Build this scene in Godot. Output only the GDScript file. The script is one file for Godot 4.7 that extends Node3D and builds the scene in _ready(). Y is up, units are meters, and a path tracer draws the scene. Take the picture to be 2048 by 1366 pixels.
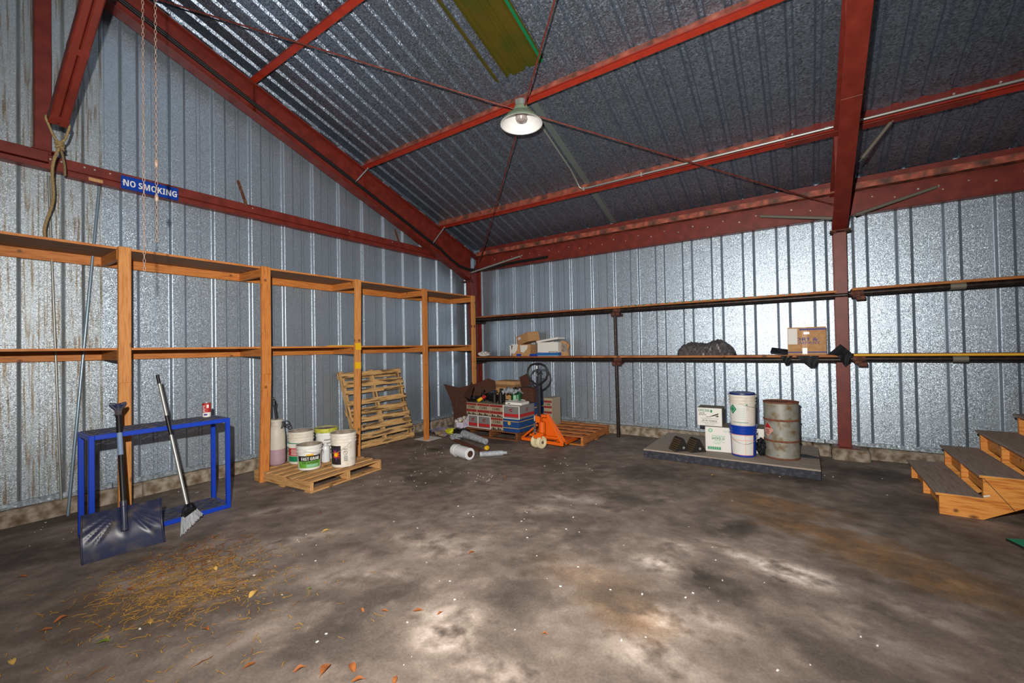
extends Node3D
# A corrugated steel storage building photographed with a hand-held flash.
# x runs along the eave wall (z = 0), z along the gable wall (x = 0), y is up, metres.

const SLOPE := 1.0 / 3.0
const ROOF0 := 3.455          # underside of the roof sheets at z = 0
const RIDGE_Z := 6.096
const EYE := Vector3(5.6836, 1.452, 6.8304)
const FWD := Vector3(-0.56804681, 0.01411007, -0.82287528)
const UPV := Vector3(0.02342815, 0.99972505, 0.00096966)

var rng := RandomNumberGenerator.new()
var M := {}
var taken := {}

const SKY_ENERGY := 0.25
const EXPOSURE := 1.0
const FLASH := 35.0
const FLASH_ANGLE := 80.0

# ---------------------------------------------------------------- mesh builder
class MB:
	var v := PackedVector3Array()
	var n := PackedVector3Array()
	var uv := PackedVector2Array()
	var ix := PackedInt32Array()
	var off := Vector2.ZERO

	func quad(a: Vector3, b: Vector3, c: Vector3, d: Vector3, hint: Vector3, ua := Vector2(0, 0), ub := Vector2(1, 0), uc := Vector2(1, 1), ud := Vector2(0, 1)) -> void:
		var nn := (b - a).cross(c - a)
		if nn.length_squared() < 1e-16:
			nn = (c - a).cross(d - a)
		if nn.length_squared() < 1e-18:
			return
		nn = nn.normalized()
		var at := v.size()
		var flip := nn.dot(hint) < 0.0
		if flip:
			nn = -nn
		v.append_array(PackedVector3Array([a, b, c, d]))
		n.append_array(PackedVector3Array([nn, nn, nn, nn]))
		uv.append_array(PackedVector2Array([ua + off, ub + off, uc + off, ud + off]))
		if flip:
			ix.append_array(PackedInt32Array([at, at + 1, at + 2, at, at + 2, at + 3]))
		else:
			ix.append_array(PackedInt32Array([at, at + 2, at + 1, at, at + 3, at + 2]))

	func tri(a: Vector3, b: Vector3, c: Vector3, hint: Vector3) -> void:
		var nn := (b - a).cross(c - a)
		if nn.length_squared() < 1e-18:
			return
		nn = nn.normalized()
		var flip := nn.dot(hint) < 0.0
		if flip:
			nn = -nn
		var at := v.size()
		v.append_array(PackedVector3Array([a, b, c]))
		n.append_array(PackedVector3Array([nn, nn, nn]))
		uv.append_array(PackedVector2Array([Vector2(a.x, a.z) + off, Vector2(b.x, b.z) + off, Vector2(c.x, c.z) + off]))
		if flip:
			ix.append_array(PackedInt32Array([at, at + 1, at + 2]))
		else:
			ix.append_array(PackedInt32Array([at, at + 2, at + 1]))

	# box of a size, chamfered by ch, in the frame xf; the texture runs along the longest side
	func box(xf: Transform3D, s: Vector3, ch := 0.0) -> void:
		var h := s * 0.5
		var la := s.max_axis_index()
		for ax in 3:
			var a1 := (ax + 1) % 3
			var a2 := (ax + 2) % 3
			var ua := a1
			var va := a2
			if la == a2:
				ua = a2
				va = a1
			for sg in [-1.0, 1.0]:
				var pts := []
				var uvs := []
				for q in [[-1.0, -1.0], [1.0, -1.0], [1.0, 1.0], [-1.0, 1.0]]:
					var p := Vector3.ZERO
					p[ax] = sg * h[ax]
					p[a1] = q[0] * (h[a1] - ch)
					p[a2] = q[1] * (h[a2] - ch)
					pts.append(xf * p)
					uvs.append(Vector2(p[ua], p[va] + sg * 0.37 + ax * 0.11))
				var hn := Vector3.ZERO
				hn[ax] = sg
				quad(pts[0], pts[1], pts[2], pts[3], xf.basis * hn, uvs[0], uvs[1], uvs[2], uvs[3])
		if ch <= 0.0:
			return
		for ax in 3:
			var a1 := (ax + 1) % 3
			var a2 := (ax + 2) % 3
			for s1 in [-1.0, 1.0]:
				for s2 in [-1.0, 1.0]:
					var p := []
					for e in [-1.0, 1.0]:
						var u := Vector3.ZERO
						u[ax] = e * (h[ax] - ch)
						u[a1] = s1 * h[a1]
						u[a2] = s2 * (h[a2] - ch)
						var w := u
						w[a1] = s1 * (h[a1] - ch)
						w[a2] = s2 * h[a2]
						p.append(xf * u)
						p.append(xf * w)
					var hn := Vector3.ZERO
					hn[a1] = s1
					hn[a2] = s2
					var l := s[ax]
					quad(p[0], p[2], p[3], p[1], xf.basis * hn, Vector2(0, 0), Vector2(l, 0), Vector2(l, ch), Vector2(0, ch))
		for sx in [-1.0, 1.0]:
			for sy in [-1.0, 1.0]:
				for sz in [-1.0, 1.0]:
					var a := Vector3(sx * h.x, sy * (h.y - ch), sz * (h.z - ch))
					var b := Vector3(sx * (h.x - ch), sy * h.y, sz * (h.z - ch))
					var c := Vector3(sx * (h.x - ch), sy * (h.y - ch), sz * h.z)
					tri(xf * a, xf * b, xf * c, xf.basis * Vector3(sx, sy, sz))

	func cbox(c: Vector3, s: Vector3, ch := 0.0) -> void:
		box(Transform3D(Basis.IDENTITY, c), s, ch)

	func mbox(lo: Vector3, hi: Vector3, ch := 0.0) -> void:
		cbox((lo + hi) * 0.5, (hi - lo).abs(), ch)

	# bar from a to b, w wide (sideways) and h high (towards up)
	func bar(a: Vector3, b: Vector3, w: float, h: float, up := Vector3.UP, ch := 0.0) -> void:
		var d := (b - a).normalized()
		var side := d.cross(up)
		if side.length() < 1e-4:
			side = d.cross(Vector3.RIGHT)
		side = side.normalized()
		var u := side.cross(d).normalized()
		box(Transform3D(Basis(d, u, side), (a + b) * 0.5), Vector3(a.distance_to(b), h, w), ch)

	func tube(path: Array, r: float, seg := 10, caps := true, r2 := -1.0) -> void:
		var m := path.size()
		var t0: Vector3 = (path[1] - path[0]).normalized()
		var u := t0.cross(Vector3.UP)
		if u.length() < 0.05:
			u = t0.cross(Vector3.RIGHT)
		u = u.normalized()
		var at := v.size()
		var run := 0.0
		for i in m:
			var t: Vector3
			if i == 0:
				t = t0
			elif i == m - 1:
				t = (path[i] - path[i - 1]).normalized()
			else:
				t = (path[i + 1] - path[i - 1]).normalized()
			u = (u - t * u.dot(t)).normalized()
			var w := t.cross(u)
			if i > 0:
				run += path[i].distance_to(path[i - 1])
			var rr := r if r2 < 0.0 else lerpf(r, r2, float(i) / (m - 1))
			for k in seg + 1:
				var a := TAU * k / seg
				var dir := u * cos(a) + w * sin(a)
				v.append(path[i] + dir * rr)
				n.append(dir)
				uv.append(Vector2(run, a * rr) + off)
		for i in m - 1:
			for k in seg:
				var p := at + i * (seg + 1) + k
				var q := p + seg + 1
				ix.append_array(PackedInt32Array([p, q, p + 1, p + 1, q, q + 1]))
		if caps:
			for e in [0, m - 1]:
				var t: Vector3 = (path[0] - path[1]).normalized() if e == 0 else (path[m - 1] - path[m - 2]).normalized()
				var b0: int = at + e * (seg + 1)
				for k in range(1, seg - 1):
					tri(v[b0], v[b0 + k], v[b0 + k + 1], t)

	# profile of (radius, height) pairs turned about y
	func lathe(prof: Array, seg := 28, a0 := 0.0, a1 := TAU, xf := Transform3D.IDENTITY) -> void:
		var run := 0.0
		for i in prof.size() - 1:
			var p: Vector2 = prof[i]
			var q: Vector2 = prof[i + 1]
			var d := (q - p)
			var len := d.length()
			if len < 1e-7:
				continue
			var nr := Vector2(d.y, -d.x) / len
			var at := v.size()
			for k in seg + 1:
				var a := lerpf(a0, a1, float(k) / seg)
				var c := cos(a)
				var s := sin(a)
				var nn := xf.basis * Vector3(nr.x * s, nr.y, nr.x * c)
				v.append(xf * Vector3(p.x * s, p.y, p.x * c))
				v.append(xf * Vector3(q.x * s, q.y, q.x * c))
				n.append(nn)
				n.append(nn)
				uv.append(Vector2(a / TAU, run) + off)
				uv.append(Vector2(a / TAU, run + len) + off)
			for k in seg:
				var b := at + k * 2
				ix.append_array(PackedInt32Array([b, b + 1, b + 3, b, b + 3, b + 2]))
			run += len

	# polygon in the xy plane of xf, pushed along its z by depth
	func prism(poly: PackedVector2Array, depth: float, xf := Transform3D.IDENTITY) -> void:
		var tr := Geometry2D.triangulate_polygon(poly)
		var z := Vector3(0, 0, depth)
		for k in range(0, tr.size(), 3):
			var p := []
			for j in 3:
				var q := poly[tr[k + j]]
				p.append(Vector3(q.x, q.y, 0))
			for e in [0, 1]:
				var o: Vector3 = z * float(e)
				var at := v.size()
				tri(xf * (p[0] + o), xf * (p[1] + o), xf * (p[2] + o), xf.basis * (Vector3(0, 0, 1) * (1.0 if (e == 1) == (depth > 0) else -1.0)))
				for j in 3:
					if at + j < uv.size():
						uv[at + j] = Vector2(p[j].x, p[j].y) + off
		var cw := Geometry2D.is_polygon_clockwise(poly)
		for k in poly.size():
			var a := poly[k]
			var b := poly[(k + 1) % poly.size()]
			var e := b - a
			var nn := Vector3(e.y, -e.x, 0) * (-1.0 if cw else 1.0)
			var A := Vector3(a.x, a.y, 0)
			var B := Vector3(b.x, b.y, 0)
			quad(xf * A, xf * B, xf * (B + z), xf * (A + z), xf.basis * nn, Vector2(0, 0), Vector2(e.length(), 0), Vector2(e.length(), absf(depth)), Vector2(0, absf(depth)))

	# smooth grid of points, rows of equal length
	func grid(rows: Array, hint := Vector3.ZERO) -> void:
		var at := v.size()
		var nr := rows.size()
		var nc: int = rows[0].size()
		for i in nr:
			for j in nc:
				var pu: Vector3 = rows[i][mini(j + 1, nc - 1)] - rows[i][maxi(j - 1, 0)]
				var pv: Vector3 = rows[mini(i + 1, nr - 1)][j] - rows[maxi(i - 1, 0)][j]
				var nn := pu.cross(pv).normalized()
				if hint != Vector3.ZERO and nn.dot(hint) < 0.0:
					nn = -nn
				v.append(rows[i][j])
				n.append(nn)
				uv.append(Vector2(float(j) / (nc - 1), float(i) / (nr - 1)) + off)
		for i in nr - 1:
			for j in nc - 1:
				var p := at + i * nc + j
				var q := p + nc
				var g := (v[p + 1] - v[p]).cross(v[q] - v[p])
				if g.dot(n[p]) > 0.0:
					ix.append_array(PackedInt32Array([p, q, p + 1, p + 1, q, q + 1]))
				else:
					ix.append_array(PackedInt32Array([p, p + 1, q, p + 1, q + 1, q]))

	func mesh(shift := Vector3.ZERO) -> ArrayMesh:
		if shift != Vector3.ZERO:
			for i in v.size():
				v[i] -= shift
		var a := []
		a.resize(Mesh.ARRAY_MAX)
		a[Mesh.ARRAY_VERTEX] = v
		a[Mesh.ARRAY_NORMAL] = n
		a[Mesh.ARRAY_TEX_UV] = uv
		a[Mesh.ARRAY_INDEX] = ix
		var m := ArrayMesh.new()
		m.add_surface_from_arrays(Mesh.PRIMITIVE_TRIANGLES, a)
		return m

# ---------------------------------------------------------------- naming
func numbered(called: String) -> String:
	if not taken.has(called):
		taken[called] = 0
		return called
	taken[called] += 1
	return "%s_%03d" % [called, taken[called]]

func tag(o: Node, label := "", category := "", group := "", kind := "") -> void:
	if label: o.set_meta("label", label)
	if category: o.set_meta("category", category)
	if group: o.set_meta("group", group)
	if kind: o.set_meta("kind", kind)

func thing(called: String, label: String, category: String, at := Vector3.ZERO, turn := 0.0, group := "") -> Node3D:
	var o := Node3D.new()
	o.name = numbered(called)
	add_child(o)
	o.position = at
	o.rotation.y = turn
	tag(o, label, category, group)
	return o

func struct(called: String, at := Vector3.ZERO) -> Node3D:
	var o := Node3D.new()
	o.name = called
	add_child(o)
	o.position = at
	tag(o, "", "", "", "structure")
	return o

# a part in its thing's own axes
func part(mb: MB, parent: Node, called: String, m: Material, label := "") -> MeshInstance3D:
	var o := MeshInstance3D.new()
	o.name = called
	o.mesh = mb.mesh()
	o.material_override = m
	parent.add_child(o, true)
	if label: o.set_meta("label", label)
	return o

# a part given in world axes, under a thing that is not turned
func wpart(mb: MB, parent: Node3D, called: String, m: Material, label := "") -> MeshInstance3D:
	var s := parent.position
	if parent is MeshInstance3D and parent.get_parent() != self:
		s += (parent.get_parent() as Node3D).position
	var o := MeshInstance3D.new()
	o.name = called
	o.mesh = mb.mesh(s)
	o.material_override = m
	parent.add_child(o, true)
	if label: o.set_meta("label", label)
	return o

# a thing that is one mesh, given in world axes about its base point
func solo(mb: MB, called: String, m: Material, at: Vector3, label: String, category: String, group := "", kind := "") -> MeshInstance3D:
	var o := MeshInstance3D.new()
	o.name = numbered(called)
	o.mesh = mb.mesh(at)
	o.material_override = m
	add_child(o)
	o.position = at
	tag(o, label, category, group, kind)
	return o

# flat lettering, centred at xf, letters h metres high
func lettering(txt: String, h: float, m: Material, parent: Node, xf: Transform3D, called := "lettering", bold := true, wide := 1.0, bend := 0.0) -> MeshInstance3D:
	var f := SystemFont.new()
	f.font_names = PackedStringArray(["Droid Sans"])
	f.font_weight = 700 if bold else 400
	var t := TextMesh.new()
	t.font = f
	t.text = txt
	t.font_size = 32
	t.pixel_size = h / 23.0
	t.depth = 0.0008
	t.curve_step = 1.0
	t.material = m
	var o := MeshInstance3D.new()
	o.name = called
	if bend > 0.0:
		var a := t.get_mesh_arrays()
		var vv: PackedVector3Array = a[Mesh.ARRAY_VERTEX]
		for i in vv.size():
			var p := vv[i]
			var an := p.x * wide / bend
			vv[i] = Vector3((bend + p.z) * sin(an), p.y, (bend + p.z) * cos(an) - bend)
		a[Mesh.ARRAY_VERTEX] = vv
		var am := ArrayMesh.new()
		am.add_surface_from_arrays(Mesh.PRIMITIVE_TRIANGLES, a)
		o.mesh = am
		o.material_override = m
	else:
		o.mesh = t
		o.material_override = m
		xf = xf * Transform3D(Basis.from_scale(Vector3(wide, 1, 1)), Vector3.ZERO)
	parent.add_child(o, true)
	o.transform = xf
	return o

# a thin printed patch
func patch(w: float, h: float, m: Material, parent: Node, xf: Transform3D, called := "printed_panel", th := 0.0006) -> MeshInstance3D:
	var b := MB.new()
	b.cbox(Vector3.ZERO, Vector3(w, h, th))
	var o := part(b, parent, called, m)
	o.transform = xf
	return o

func T(x: float, y: float, z: float, turn := 0.0) -> Transform3D:
	return Transform3D(Basis(Vector3.UP, turn), Vector3(x, y, z))

# ---------------------------------------------------------------- materials
func col(r: float, g: float, b: float) -> Color:
	return Color(r / 255.0, g / 255.0, b / 255.0)

func noise(freq: float, sd: int, oct := 4, kind := FastNoiseLite.TYPE_SIMPLEX_SMOOTH) -> FastNoiseLite:
	var f := FastNoiseLite.new()
	f.noise_type = kind
	f.frequency = freq
	f.seed = sd
	f.fractal_octaves = oct
	if oct <= 1:
		f.fractal_type = FastNoiseLite.FRACTAL_NONE
	return f

# seamless noise coloured through a ramp of [position, colour]
func ramp_image(f: FastNoiseLite, w: int, h: int, stops: Array) -> Image:
	var im := f.get_seamless_image(w, h)
	im.convert(Image.FORMAT_L8)
	var lut := PackedByteArray()
	lut.resize(768)
	for i in 256:
		var t := i / 255.0
		var c: Color = stops[0][1]
		for k in stops.size() - 1:
			if t >= stops[k][0]:
				c = stops[k][1].lerp(stops[k + 1][1], clampf((t - stops[k][0]) / maxf(1e-4, stops[k + 1][0] - stops[k][0]), 0, 1))
		lut[i * 3] = int(c.r * 255)
		lut[i * 3 + 1] = int(c.g * 255)
		lut[i * 3 + 2] = int(c.b * 255)
	var src := im.get_data()
	var dst := PackedByteArray()
	dst.resize(w * h * 3)
	for i in w * h:
		var s := src[i] * 3
		dst[i * 3] = lut[s]
		dst[i * 3 + 1] = lut[s + 1]
		dst[i * 3 + 2] = lut[s + 2]
	return Image.create_from_data(w, h, false, Image.FORMAT_RGB8, dst)

func normal_image(f: FastNoiseLite, w: int, strength: float) -> ImageTexture:
	var im := f.get_seamless_image(w, w)
	im.convert(Image.FORMAT_RGBA8)
	im.bump_map_to_normal_map(strength)
	return ImageTexture.create_from_image(im)

func flat(c: Color, rough := 0.6, metal := 0.0) -> StandardMaterial3D:
	var m := StandardMaterial3D.new()
	m.albedo_color = c
	m.roughness = rough
	m.metallic = metal
	return m

func textured(im: Image, scale: Vector3, rough := 0.7, metal := 0.0, triplanar := false) -> StandardMaterial3D:
	var m := StandardMaterial3D.new()
	m.albedo_texture = ImageTexture.create_from_image(im)
	m.uv1_scale = scale
	m.roughness = rough
	m.metallic = metal
	if triplanar:
		m.uv1_triplanar = true
		m.uv1_world_triplanar = true
	return m

# pine: u runs with the grain over 2 m, v across over 0.16 m
func wood(sd: int, dark: Color, mid: Color, light: Color, rough := 0.65, knots := 5, stain := 0.0) -> StandardMaterial3D:
	var im := ramp_image(noise(0.012, sd, 5), 512, 512, [[0.0, dark], [0.38, mid], [0.6, light], [0.8, mid], [1.0, light]])
	var r := RandomNumberGenerator.new()
	r.seed = sd
	for k in knots:
		var cx := r.randi_range(0, 511)
		var cy := r.randi_range(0, 511)
		var rx := r.randi_range(3, 6)
		var ry := r.randi_range(28, 52)
		for x in range(-rx * 3, rx * 3):
			for y in range(-ry * 2, ry * 2):
				var d := Vector2(float(x) / rx, float(y) / ry).length()
				if d < 2.0:
					var px := posmod(cx + x, 512)
					var py := posmod(cy + y, 512)
					var w := clampf(1.1 - d * 0.6, 0.0, 0.8)
					im.set_pixel(px, py, im.get_pixel(px, py).lerp(dark * 0.55, w))
	if stain > 0.0:
		var s := noise(0.006, sd + 9, 4).get_seamless_image(512, 512)
		for y in 512:
			for x in 512:
				var w := smoothstep(0.52, 0.8, s.get_pixel(x, y).r) * stain
				if w > 0.01:
					im.set_pixel(x, y, im.get_pixel(x, y).lerp(col(48, 36, 26), w))
	var m := textured(im, Vector3(1.0 / 2.0, 1.0 / 0.16, 1), rough)
	return m

func galvanised(tint: Color, sd: int, cell: float, rough: float, metal: float, bump: float, contrast := 0.16) -> StandardMaterial3D:
	var f := noise(cell, sd, 1, FastNoiseLite.TYPE_CELLULAR)
	f.cellular_return_type = FastNoiseLite.RETURN_CELL_VALUE
	f.cellular_jitter = 1.0
	f.domain_warp_enabled = true
	f.domain_warp_amplitude = 5.0
	f.domain_warp_frequency = 0.08
	var lo := tint * (1.0 - contrast)
	var hi := tint * (1.0 + contrast * 0.8)
	lo.a = 1.0
	hi.a = 1.0
	var im := ramp_image(f, 768, 768, [[0.0, lo], [1.0, hi]])
	var m := textured(im, Vector3.ONE / 1.13, rough, metal, true)
	m.normal_enabled = true
	var r := RandomNumberGenerator.new()
	r.seed = sd
	var stops := []
	for i in 65:
		var d := Vector3(r.randfn(0, bump), r.randfn(0, bump), 1).normalized()
		stops.append([i / 64.0, Color(d.x * 0.5 + 0.5, d.y * 0.5 + 0.5, d.z * 0.5 + 0.5)])
	m.normal_texture = ImageTexture.create_from_image(ramp_image(f, 768, 768, stops))
	m.normal_scale = 1.0
	return m

const STAINS := [
	[3.79, 3.16, 0.45, 0.20, -20, 1, 0.50],
	[4.17, 3.15, 0.30, 0.25, 0, 1, 0.45],
	[3.74, 3.55, 0.50, 0.20, -30, 1, 0.35],
	[5.62, 3.63, 0.36, 0.20, 20, 1, 1.10],
	[5.28, 3.55, 0.45, 0.16, 25, 1, 0.55],
	[4.83, 3.96, 0.28, 0.20, 0, 1, 0.85],
	[4.88, 3.67, 0.30, 0.20, 10, 1, 0.50],
	[3.54, 4.56, 0.50, 0.25, -40, 1, 0.40],
	[3.21, 4.54, 0.50, 0.20, -30, 1, 0.35],
	[4.15, 5.29, 0.25, 0.14, -30, 1, 0.80],
	[4.06, 5.12, 0.35, 0.20, -30, 1, 0.50],
	[4.49, 5.32, 0.30, 0.15, -20, 1, 0.55],
	[5.04, 4.53, 0.35, 0.18, 20, 1, 0.60],
	[5.24, 4.40, 0.30, 0.14, 20, 1, 0.45],
	[5.12, 4.82, 0.40, 0.20, 0, 1, 0.45],
	[4.93, 4.83, 0.30, 0.20, 0, 1, 0.30],
	[3.28, 5.13, 0.60, 0.25, -40, 1, 0.30],
	[1.68, 4.83, 0.60, 0.14, -60, 1, 0.45],
	[2.41, 5.09, 0.70, 0.16, -55, 1, 0.35],
	[2.18, 5.91, 0.35, 0.15, -50, 1, 0.35],
	[2.51, 5.69, 0.40, 0.15, -40, 1, 0.30],
	[4.57, 2.75, 0.30, 0.14, 0, 1, 0.35],
	[4.97, 1.61, 0.40, 0.10, 10, 1, 0.30],
	[5.89, 4.11, 0.40, 0.20, 20, 1, 0.30],
	[6.17, 3.75, 0.40, 0.15, 30, 1, 0.30],
	[5.23, 3.11, 0.18, 0.30, 0, 0, 0.50],
	[5.17, 3.99, 0.40, 0.14, 20, 0, 0.45],
	[3.93, 3.70, 0.40, 0.30, 0, 0, 0.30],
	[4.32, 3.88, 0.30, 0.25, 0, 0, 0.30],
	[3.53, 5.17, 0.50, 0.20, -30, 0, 0.30],
	[4.27, 4.75, 0.30, 0.25, -20, 0, 0.35],
	[4.76, 4.44, 0.30, 0.20, 0, 0, 0.30],
	[4.18, 2.99, 0.30, 0.30, 0, 0, 0.40],
	[4.18, 2.08, 0.60, 0.40, 0, 0, 0.35],
	[3.07, 2.27, 0.90, 0.30, 0, 0, 0.35],
	[2.42, 3.36, 0.60, 0.30, -40, 0, 0.30],
	[0.78, 2.37, 0.30, 0.20, 0, 0, 0.50],
	[1.94, 3.54, 0.12, 0.08, 0, 0, 0.50],
	[1.27, 2.44, 0.30, 0.12, 0, 0, 0.50],
	[1.56, 1.52, 0.60, 0.25, 0, 0, 0.50],
	[6.27, 0.82, 0.80, 0.40, 0, 0, 0.50],
	[5.69, 1.38, 0.50, 0.20, 0, 0, 0.35],
	[6.52, 1.70, 0.50, 0.40, 0, 0, 0.35],
	[1.11, 6.20, 0.80, 0.30, -60, 0, 0.50],
	[0.15, 6.18, 0.60, 0.25, -70, 0, 0.40],
	[2.41, 6.19, 0.60, 0.30, -50, 0, 0.25],
	[5.82, 4.40, 0.50, 0.20, 20, 0, 0.25],
	[6.22, 3.99, 0.50, 0.30, 20, 0, 0.25],
	[3.07, 5.59, 0.50, 0.25, -40, 0, 0.25],
	[3.78, 5.57, 0.40, 0.20, -30, 0, 0.25],
	[5.45, 2.05, 0.30, 0.10, 10, 0, 0.30],
	[5.47, 2.35, 0.70, 0.35, 15, 2, 0.90],
	[5.80, 2.85, 0.80, 0.35, 20, 2, 1.00],
	[6.07, 3.05, 0.80, 0.40, 25, 2, 0.90],
	[6.26, 3.22, 0.60, 0.30, 25, 2, 0.90],
	[5.24, 2.49, 0.50, 0.30, 0, 2, 0.50],
	[4.53, 4.33, 0.50, 0.30, 0, 2, 0.35],
	[4.87, 4.59, 0.40, 0.20, 0, 2, 0.45],
	[2.48, 5.91, 0.60, 0.40, -40, 2, 0.55],
	[6.14, -0.39, 0.40, 0.15, 0, 2, 0.60],
	[4.78, 1.38, 0.80, 0.15, 0, 2, 0.40],
]

const LEAVES := [
	[3.85, 5.72, 0.075, 0],
	[3.95, 5.65, 0.060, 0],
	[4.03, 5.68, 0.050, 0],
	[2.47, 4.87, 0.060, 1],
	[3.62, 5.36, 0.035, 0],
	[3.73, 5.29, 0.035, 0],
	[3.88, 5.19, 0.050, 0],
	[3.70, 4.51, 0.050, 0],
	[3.17, 5.40, 0.030, 2],
	[2.39, 5.62, 0.050, 1],
	[2.93, 5.62, 0.070, 1],
	[2.19, 5.86, 0.040, 0],
	[2.71, 6.22, 0.050, 1],
	[2.28, 6.32, 0.060, 0],
	[2.55, 6.52, 0.050, 1],
	[3.06, 5.91, 0.050, 0],
	[2.73, 6.05, 0.050, 1],
	[3.53, 5.90, 0.050, 0],
	[3.75, 5.79, 0.050, 0],
	[1.83, 5.41, 0.050, 0],
	[2.06, 4.67, 0.040, 0],
	[4.17, 5.59, 0.040, 0],
	[4.82, 1.72, 0.050, 1],
	[1.41, 6.36, 0.050, 0],
	[2.22, 6.01, 0.040, 0],
	[2.34, 6.38, 0.050, 0],
	[4.57, 4.97, 0.030, 0],
	[2.73, 6.24, 0.060, 2],
	[4.00, 5.14, 0.030, 0],
	[2.89, 2.97, 0.040, 0],
]
const FLECKS := [
	[1.42, 2.68, 0.12, 14],
	[2.74, 3.06, 0.10, 16],
	[2.12, 3.21, 0.20, 14],
	[1.86, 3.59, 0.25, 12],
	[3.07, 2.14, 0.30, 10],
	[1.28, 2.08, 0.30, 14],
	[1.32, 4.23, 0.30, 8],
	[0.45, 5.04, 0.30, 8],
	[0.38, 5.91, 0.25, 8],
	[0.38, 6.21, 0.25, 8],
	[3.30, 3.54, 0.60, 14],
	[4.60, 3.89, 0.70, 14],
	[5.20, 4.47, 0.50, 12],
	[4.22, 5.37, 0.50, 10],
	[2.71, 5.35, 0.40, 8],
	[5.14, 3.80, 0.50, 10],
	[6.04, 1.17, 0.40, 8],
	[2.92, 4.96, 0.60, 8],
]

# ---------------------------------------------------------------- scene
func _ready() -> void:
	rng.seed = 20260
	# camera
	var cam := Camera3D.new()
	cam.name = "camera"
	cam.fov = 77.6566
	cam.near = 0.05
	cam.far = 60.0
	add_child(cam)
	cam.look_at_from_position(EYE, EYE + FWD, UPV)
	cam.current = true
	# sky: dull evening light that only enters through the door behind the photographer
	var env := Environment.new()
	var sky := Sky.new()
	var sm := ProceduralSkyMaterial.new()
	sm.sky_top_color = col(140, 160, 190)
	sm.sky_horizon_color = col(176, 186, 200)
	sm.ground_bottom_color = col(60, 58, 54)
	sm.ground_horizon_color = col(120, 118, 112)
	sm.sky_energy_multiplier = SKY_ENERGY
	sm.ground_energy_multiplier = SKY_ENERGY
	sky.sky_material = sm
	env.background_mode = Environment.BG_SKY
	env.sky = sky
	env.tonemap_mode = Environment.TONE_MAPPER_LINEAR
	env.tonemap_exposure = EXPOSURE
	env.sdfgi_enabled = true
	env.ssao_enabled = true
	env.ssil_enabled = true
	var we := WorldEnvironment.new()
	we.name = "environment"
	we.environment = env
	add_child(we)
	# the photographer's flash, held up to the left of the lens
	var right := FWD.cross(UPV).normalized()
	var fp := EYE - right * 0.20 + UPV * 0.38
	var fl := SpotLight3D.new()
	fl.name = "camera_flash_light"
	add_child(fl)
	fl.look_at_from_position(fp + FWD * 0.012, fp + FWD + UPV * 0.12 + right * 0.07, UPV)
	fl.light_color = Color(1.0, 0.975, 0.94)
	fl.light_energy = FLASH
	fl.light_size = 0.022
	fl.spot_range = 40.0
	fl.spot_attenuation = 2.0
	fl.spot_angle = FLASH_ANGLE
	fl.spot_angle_attenuation = 1.0
	fl.shadow_enabled = true

	make_materials()
	M.leaf_dark = flat(col(92, 70, 36), 0.8)
	build_walls()
	build_roof()
	build_steel()
	build_wood_shelf()
	build_pipe_shelf()
	build_fixtures()
	build_bench()
	build_left_pallet()
	build_leaning_pallet()
	build_heap()
	build_jack()
	build_floor_things()
	build_shelf_things()
	build_platform()
	build_stairs()
	build_litter()
	build_flash(fp, right)

func build_flash(fp: Vector3, right: Vector3) -> void:
	var t := thing("camera_flash", "hand-held camera flash out of the picture beside the lens", "flash", fp)
	var bas := Basis(right, UPV, -FWD)
	var b := MB.new()
	b.box(Transform3D(bas, -FWD * 0.045), Vector3(0.075, 0.05, 0.085), 0.006)
	b.box(Transform3D(bas, -FWD * 0.06 - UPV * 0.075), Vector3(0.07, 0.10, 0.05), 0.006)
	part(b, t, "body", M.black)
	var g := MB.new()
	g.box(Transform3D(bas, Vector3.ZERO), Vector3(0.068, 0.042, 0.004), 0.001)
	var gm := flat(col(240, 240, 240), 0.3)
	gm.emission_enabled = true
	gm.emission = Color(1, 0.98, 0.95)
	gm.emission_energy_multiplier = 2.0
	part(g, t, "flash_tube", gm)

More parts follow.
